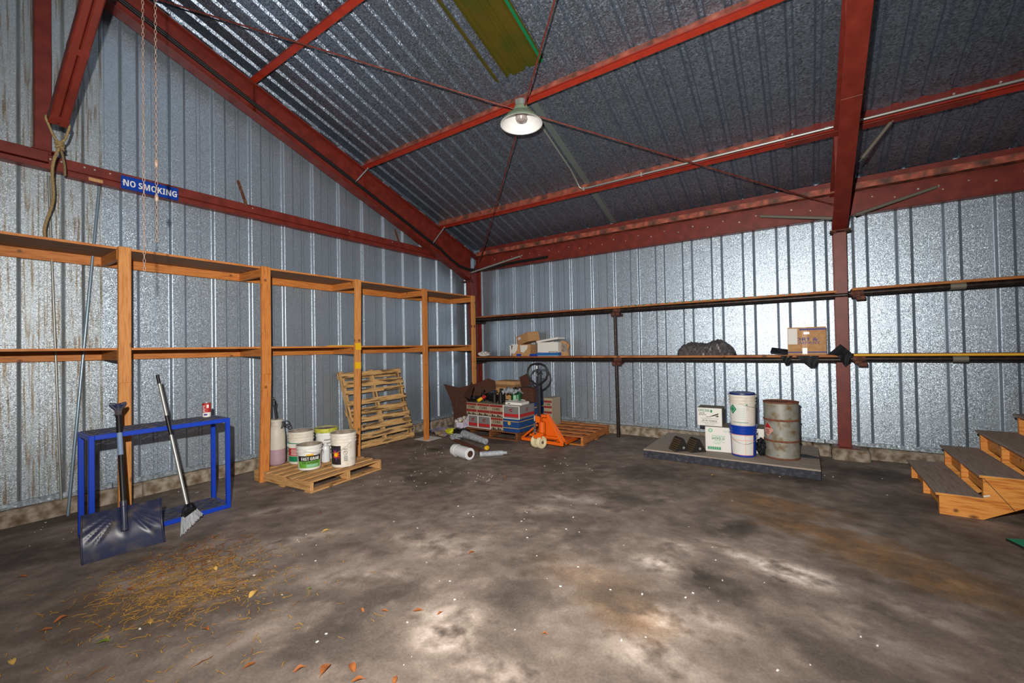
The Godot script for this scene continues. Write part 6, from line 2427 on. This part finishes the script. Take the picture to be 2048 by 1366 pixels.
	lettering("MOTOR OIL", 0.014, M.dark_print, up, T(-0.080, 0.138, z2), "lettering", true, 0.85)
	var ar := MB.new()
	for q in [[Vector2(0.0, 0.12), Vector2(0.105, 0.165), Vector2(0.10, 0.145), Vector2(0.04, 0.122)], [Vector2(0.06, 0.118), Vector2(0.10, 0.138), Vector2(0.105, 0.118), Vector2(0.085, 0.116)]]:
		ar.quad(Vector3(q[0].x, q[0].y, z2), Vector3(q[1].x, q[1].y, z2), Vector3(q[2].x, q[2].y, z2), Vector3(q[3].x, q[3].y, z2), Vector3.BACK)
	part(ar, up, "wing_emblem", M.dark_print)
	patch(0.055, 0.006, M.dark_print, up, T(-0.012, 0.113, z2), "print_line")
	patch(0.21, 0.004, M.grey_print, up, T(0.0, 0.092, z2), "print_line")
	lettering("BP Oil Company", 0.019, M.dark_print, up, T(0.0, 0.066, z2), "lettering", true, 0.85)
	lettering("Cleveland, Ohio 44114", 0.015, M.grey_print, up, T(0.0, 0.043, z2), "lettering", false, 1.0)
	lettering("Made in USA", 0.014, M.grey_print, up, T(0.0, 0.022, z2), "lettering", false, 1.0)
	# third carton behind the pails
	var th := thing("marked_carton", "white carton with pencilled marks half hidden between pails and drum", "carton", Vector3(5.19, P + 0.001, 0.72), 0.0)
	var b3 := MB.new()
	b3.cbox(Vector3(0, 0.15, 0), Vector3(0.34, 0.30, 0.34), 0.003)
	part(b3, th, "body", M.carton)
	patch(0.34, 0.34, M.grey_side, th, Transform3D(Basis(Vector3.RIGHT, -PI / 2), Vector3(0, 0.3004, 0)), "grey_top")
	patch(0.04, 0.012, M.dirty, th, T(0.085, 0.235, 0.1706), "hand_hole")
	lettering("225", 0.035, M.grey_print, th, T(0.095, 0.19, 0.1708), "lettering", false)
	lettering("NRP", 0.035, M.grey_print, th, T(0.10, 0.125, 0.1708), "lettering", false)
	# pails, one in the other
	var bp := Vector3(5.045, P + 0.001, 1.045)
	var lw := thing("blue_pail", "blue pail with white label and wire handle, lower of the two stacked", "pail", bp, face_turn(bp), "stacked pails on the platform")
	make_pail(lw, 0.130, 0.152, 0.37, M.bucket_blue, 3, true, M.bucket_blue)
	wrap_label(lw, 0.1315, 0.1415, 0.022, 0.262, -1.1, 0.85, M.white)
	for q in [[0.255, 0.262, -1.1, 0.85], [0.022, 0.028, -1.1, 0.85], [0.195, 0.200, -1.1, 0.85]]:
		var ra := lerpf(0.1315, 0.1415, (q[0] - 0.022) / 0.24) + 0.0008
		wrap_label(lw, ra, ra + 0.0003, q[0], q[1], q[2], q[3], M.pink_line, "pink_line")
	for q in [-1.09, 0.82, 0.15]:
		wrap_label(lw, 0.1323, 0.1423, 0.022, 0.26, q, q + 0.03, M.pink_line, "pink_line")
	make_bail(lw, 0.146, 0.285, 0.125, 0.12)
	var uw := thing("white_pail", "white pail with blue lid and green printed label stacked on the blue one", "pail", bp + Vector3(0, 0.345, 0), face_turn(bp), "stacked pails on the platform")
	make_pail(uw, 0.130, 0.152, 0.385, M.bucket, 3, false)
	var ld := MB.new()
	ld.lathe([Vector2(0.150, 0.386), Vector2(0.140, 0.3865), Vector2(0.139, 0.404), Vector2(0.134, 0.406), Vector2(0.128, 0.400), Vector2(0, 0.398)], 40)
	part(ld, uw, "lid", flat(col(22, 46, 112), 0.4), "dark blue lid")
	wrap_label(uw, 0.1318, 0.1428, 0.055, 0.285, -1.2, 0.30, M.white)
	wrap_label(uw, 0.1418, 0.1424, 0.272, 0.283, -1.0, 0.35, M.green_print, "green_line")
	wrap_label(uw, 0.1425, 0.1426, 0.266, 0.288, 0.25, 0.38, M.green_print, "green_line")
	wrap_label(uw, 0.1335, 0.1338, 0.058, 0.064, -0.9, 0.45, M.green_print, "green_line")
	wrap_diamond(uw, 0.1432, 0.050, 0.058, 0.215, -0.80, M.green_print, "green_diamond")
	wrap_diamond(uw, 0.1436, 0.032, 0.037, 0.215, -0.80, M.pale_green, "diamond_field")
	wrap_diamond(uw, 0.1440, 0.024, 0.028, 0.215, -0.80, M.green_print, "diamond_mark")
	for k in 6:
		wrap_label(uw, 0.1350 + k * 0.001, 0.1351 + k * 0.001, 0.10 + k * 0.024, 0.103 + k * 0.024, -0.4, 0.2, M.pale_green, "print_line")
	make_bail(uw, 0.148, 0.29, 0.05, 1.25)
	# drum
	var dp := Vector3(5.43, P + 0.001, 0.925)
	var d := thing("steel_drum", "small rusty grey steel drum on the platform", "drum", dp, face_turn(dp))
	var R := 0.176
	var H := 0.655
	var db := MB.new()
	var prof := [Vector2(0, 0.012), Vector2(R - 0.008, 0.012), Vector2(R, 0.02)]
	for hy in [0.335, 0.665]:
		pass
	var segs := [0.02, 0.21, 0.43, H - 0.012]
	prof += [Vector2(R, 0.20), Vector2(R, 0.445), Vector2(R, H - 0.012)]
	db.lathe(prof, 48)
	part(db, d, "body", M.drum)
	for q in [0.207, 0.447]:
		var hp := MB.new()
		hp.lathe([Vector2(R - 0.002, q - 0.014), Vector2(R + 0.004, q - 0.009), Vector2(R + 0.007, q), Vector2(R + 0.004, q + 0.009), Vector2(R - 0.002, q + 0.014)], 48)
		part(hp, d, "rolling_hoop", M.drum_rust)
	for q in [[0.0, 0.018], [H - 0.018, H]]:
		var ch := MB.new()
		ch.lathe([Vector2(R - 0.012, q[0] + 0.001), Vector2(R + 0.004, q[0] + 0.001), Vector2(R + 0.007, (q[0] + q[1]) * 0.5), Vector2(R + 0.004, q[1]), Vector2(R - 0.008, q[1]), Vector2(R - 0.010, q[1] - 0.012)], 48)
		part(ch, d, "chime", M.drum_rust)
	var hd := MB.new()
	hd.lathe([Vector2(R - 0.008, H - 0.012), Vector2(0, H - 0.012)], 40)
	part(hd, d, "head", M.drum_rust)
	var bg := MB.new()
	bg.lathe([Vector2(0.028, H - 0.012), Vector2(0.028, H - 0.002), Vector2(0, H - 0.001)], 16, 0.0, TAU, T(0.09, 0, 0.05))
	part(bg, d, "bung", M.drum_rust)
	wrap_diamond(d, R + 0.0015, 0.075, 0.090, 0.33, -0.86, flat(col(206, 156, 138), 0.6), "hazard_diamond")
	wrap_diamond(d, R + 0.0022, 0.070, 0.084, 0.33, -0.86, M.red_print, "hazard_print", 0.25)
	for k in 3:
		wrap_label(d, R + 0.0026, R + 0.0026, 0.285 + k * 0.02, 0.293 + k * 0.02, -1.0, -0.72, M.maroon, "hazard_text")
	# black rags
	solo_local(crumple(Vector3(0.05, 0.20, 0.07), 51), "black_rag", M.black_cloth, Vector3(5.228, P + 0.001, 0.985), "black rag stuffed between the blue pail and the drum", "rag")
	var rg2 := MB.new()
	rg2.prism(PackedVector2Array([Vector2(-0.10, 0.0), Vector2(0.16, -0.05), Vector2(0.04, 0.10), Vector2(-0.08, 0.12)]), 0.012, Transform3D(Basis(Vector3.RIGHT, -PI / 2), Vector3.ZERO))
	solo_local(rg2, "black_rag", M.black_cloth, Vector3(5.65, P + 0.002, 0.82), "flat black rag on the platform right of the drum", "rag", "", 0.3)

# ---------------------------------------------------------------- stairs, mat
func build_stairs() -> void:
	var t := thing("wooden_stairs", "loose wooden stairs with dark treads at the right edge", "stairs", Vector3(6.75, 0, 1.32))
	var run := 0.256
	var rise := 0.181
	var n := 5
	# stringers, near, middle, far
	for q in [1.885, 1.30, 0.755]:
		var poly := PackedVector2Array()
		poly.append(Vector2(6.575, 0.0))
		for k in n:
			poly.append(Vector2(6.575 + k * run, rise * (k + 1) - 0.022))
			poly.append(Vector2(6.575 + (k + 1) * run, rise * (k + 1) - 0.022))
		poly.append(Vector2(6.575 + n * run, rise * n - 0.30))
		poly.append(Vector2(6.825, 0.0))
		var b := MB.new()
		b.off = Vector2(q, q * 0.3)
		b.prism(poly, -0.038, Transform3D(Basis.IDENTITY, Vector3(0, 0, q)))
		wpart(b, t, "stringer", M.stair_wood)
	for k in n:
		var b := MB.new()
		b.off = Vector2(k * 0.4, k * 0.05)
		b.mbox(Vector3(6.548 + k * run, rise * (k + 1) - 0.021, 0.70), Vector3(6.575 + (k + 1) * run - 0.002, rise * (k + 1), 1.91), 0.003)
		var o := wpart(b, t, "tread", M.tread, "dark worn tread")
		var e := MB.new()
		e.mbox(Vector3(6.55 + k * run, rise * (k + 1) - 0.020, 1.9095), Vector3(6.573 + (k + 1) * run, rise * (k + 1) - 0.002, 1.912))
		wpart(e, o, "tread_end", M.stair_wood)
	# inner faces seen under the treads
	for k in [0, 1, 2, 3]:
		for q in [[0.76, 1.26], [1.305, 1.845]]:
			var b := MB.new()
			b.off = Vector2(k * 0.3, q[0])
			b.mbox(Vector3(6.62 + k * run, rise * k + 0.006, q[0]), Vector3(6.64 + k * run, rise * (k + 1) - 0.024, q[1]))
			wpart(b, t, "riser", M.stair_wood)
	var crack := MB.new()
	crack.bar(Vector3(6.82, 0.355, 1.8855), Vector3(7.0, 0.10, 1.8855), 0.0012, 0.004, Vector3.UP)
	wpart(crack, t, "crack", M.dark_print, "dark crack")
	for q in [[6.83, 0.19], [6.845, 0.345]]:
		var b := MB.new()
		b.bar(Vector3(q[0], q[1], 1.89), Vector3(q[0] + 0.035, q[1] + 0.012, 1.893), 0.006, 0.012)
		wpart(b, t, "paint_smear", M.white)
	var m := thing("green_mat", "corner of a bright green mat at the right edge", "mat", Vector3(7.25, 0, 2.62), 0.0)
	var mb := MB.new()
	mb.prism(PackedVector2Array([Vector2(6.845, -2.30), Vector2(7.75, -1.92), Vector2(7.75, -3.0), Vector2(7.08, -2.92)]), 0.014, Transform3D(Basis(Vector3.RIGHT, -PI / 2), Vector3(0, 0.001, 0)))
	wpart(mb, m, "pile", M.mat_green)
	var me := MB.new()
	me.bar(Vector3(6.845, 0.007, 2.305), Vector3(7.08, 0.007, 2.925), 0.02, 0.012)
	wpart(me, m, "rubber_edge", M.rubber)

# ---------------------------------------------------------------- litter
func needle(b: MB, x: float, z: float, l: float, an: float, y: float) -> void:
	var bend := rng.randf_range(-0.5, 0.5)
	var p := Vector3(x, y, z)
	var pts := [p]
	for k in 3:
		var a := an + bend * (k - 1)
		p += Vector3(cos(a), 0, sin(a)) * l / 3.0
		p.y = y + (rng.randf_range(0.0, 0.006) if k == 1 else 0.0)
		pts.append(p)
	var w := 0.0016
	for k in 3:
		var a: Vector3 = pts[k]
		var c: Vector3 = pts[k + 1]
		var s := (c - a).cross(Vector3.UP).normalized() * w
		b.quad(a - s, c - s, c + s, a + s, Vector3.UP)
		b.quad(a - s, c - s, c - s + Vector3(0, -0.0015, 0), a - s + Vector3(0, -0.0015, 0), -s)

func leaf_mesh(l: float, w: float, curl: float) -> MB:
	var b := MB.new()
	var rows := []
	for i in 9:
		var u := i / 8.0
		var hw := w * pow(sin(PI * clampf(u * 0.94 + 0.03, 0, 1)), 0.8)
		var row := []
		for j in 5:
			var v := j / 4.0 * 2.0 - 1.0
			row.append(Vector3((u - 0.5) * l, 0.003 + curl * (v * v) * hw * 0.9 + curl * 0.02 * sin(u * 5.0) * 0.4, v * hw))
		rows.append(row)
	b.grid(rows, Vector3.UP)
	b.bar(Vector3(-l * 0.5 - l * 0.2, 0.003, 0), Vector3(-l * 0.5, 0.004, 0), 0.002, 0.002)
	return b

func build_litter() -> void:
	var b := MB.new()
	var bd := MB.new()
	var ctr := [Vector2(2.10, 5.62), Vector2(2.35, 5.72), Vector2(2.65, 5.75), Vector2(2.25, 5.95), Vector2(2.7, 6.0), Vector2(3.1, 6.0)]
	for i in 1500:
		var c: Vector2 = ctr[i % 4]
		var sg := 0.20
		if i % 9 == 0:
			c = ctr[4 + (i / 9) % 2]
			sg = 0.42
		var x := rng.randfn(c.x, sg * 1.1)
		var z := rng.randfn(c.y, sg)
		if x < 1.75 or x > 4.6 or z > 6.7:
			continue
		needle(bd if i % 4 == 0 else b, x, z, rng.randf_range(0.02, 0.075), rng.randf() * TAU, 0.002 + rng.randf() * 0.006)
	solo(b, "pine_straw", M.needle, Vector3(2.4, 0, 5.8), "golden pine straw strewn over the floor before the shovel", "pine straw", "", "stuff")
	solo(bd, "pine_straw", M.needle_dark, Vector3(2.4, 0, 5.8), "brown pine straw mixed into the golden straw on the floor", "pine straw", "", "stuff")
	# leaves, where the photograph shows them
	for i in LEAVES.size():
		var q = LEAVES[i]
		var kind: int = q[3]
		var lm := leaf_mesh(q[2], q[2] * 0.26, rng.randf_range(0.2, 0.7))
		solo_local(lm, "fallen_leaf", [M.leaf, M.leaf_pale, M.leaf_green][kind], Vector3(q[0], 0.001, q[1]), ["dry brown leaf lying on the concrete floor", "pale yellow leaf lying on the concrete floor", "small green leaf lying on the concrete floor"][kind], "leaf", ["brown leaves on the floor", "pale leaves on the floor", "green leaves on the floor"][kind], rng.randf() * TAU)
	# white flecks of paper and foam
	var f := MB.new()
	for q in FLECKS:
		for k in int(q[3]):
			var x := rng.randfn(q[0], q[2])
			var z := rng.randfn(q[1], q[2])
			var s := rng.randf_range(0.003, 0.009)
			if x < 0.09 or z < 0.1:
				continue
			f.box(T(x, 0.002 + s * 0.15, z, rng.randf() * TAU), Vector3(s * 1.6, s * 0.4, s))
	solo(f, "white_flecks", M.white, Vector3(3.0, 0, 3.0), "white flecks of torn foam and paper strewn over the floor", "litter", "", "stuff")
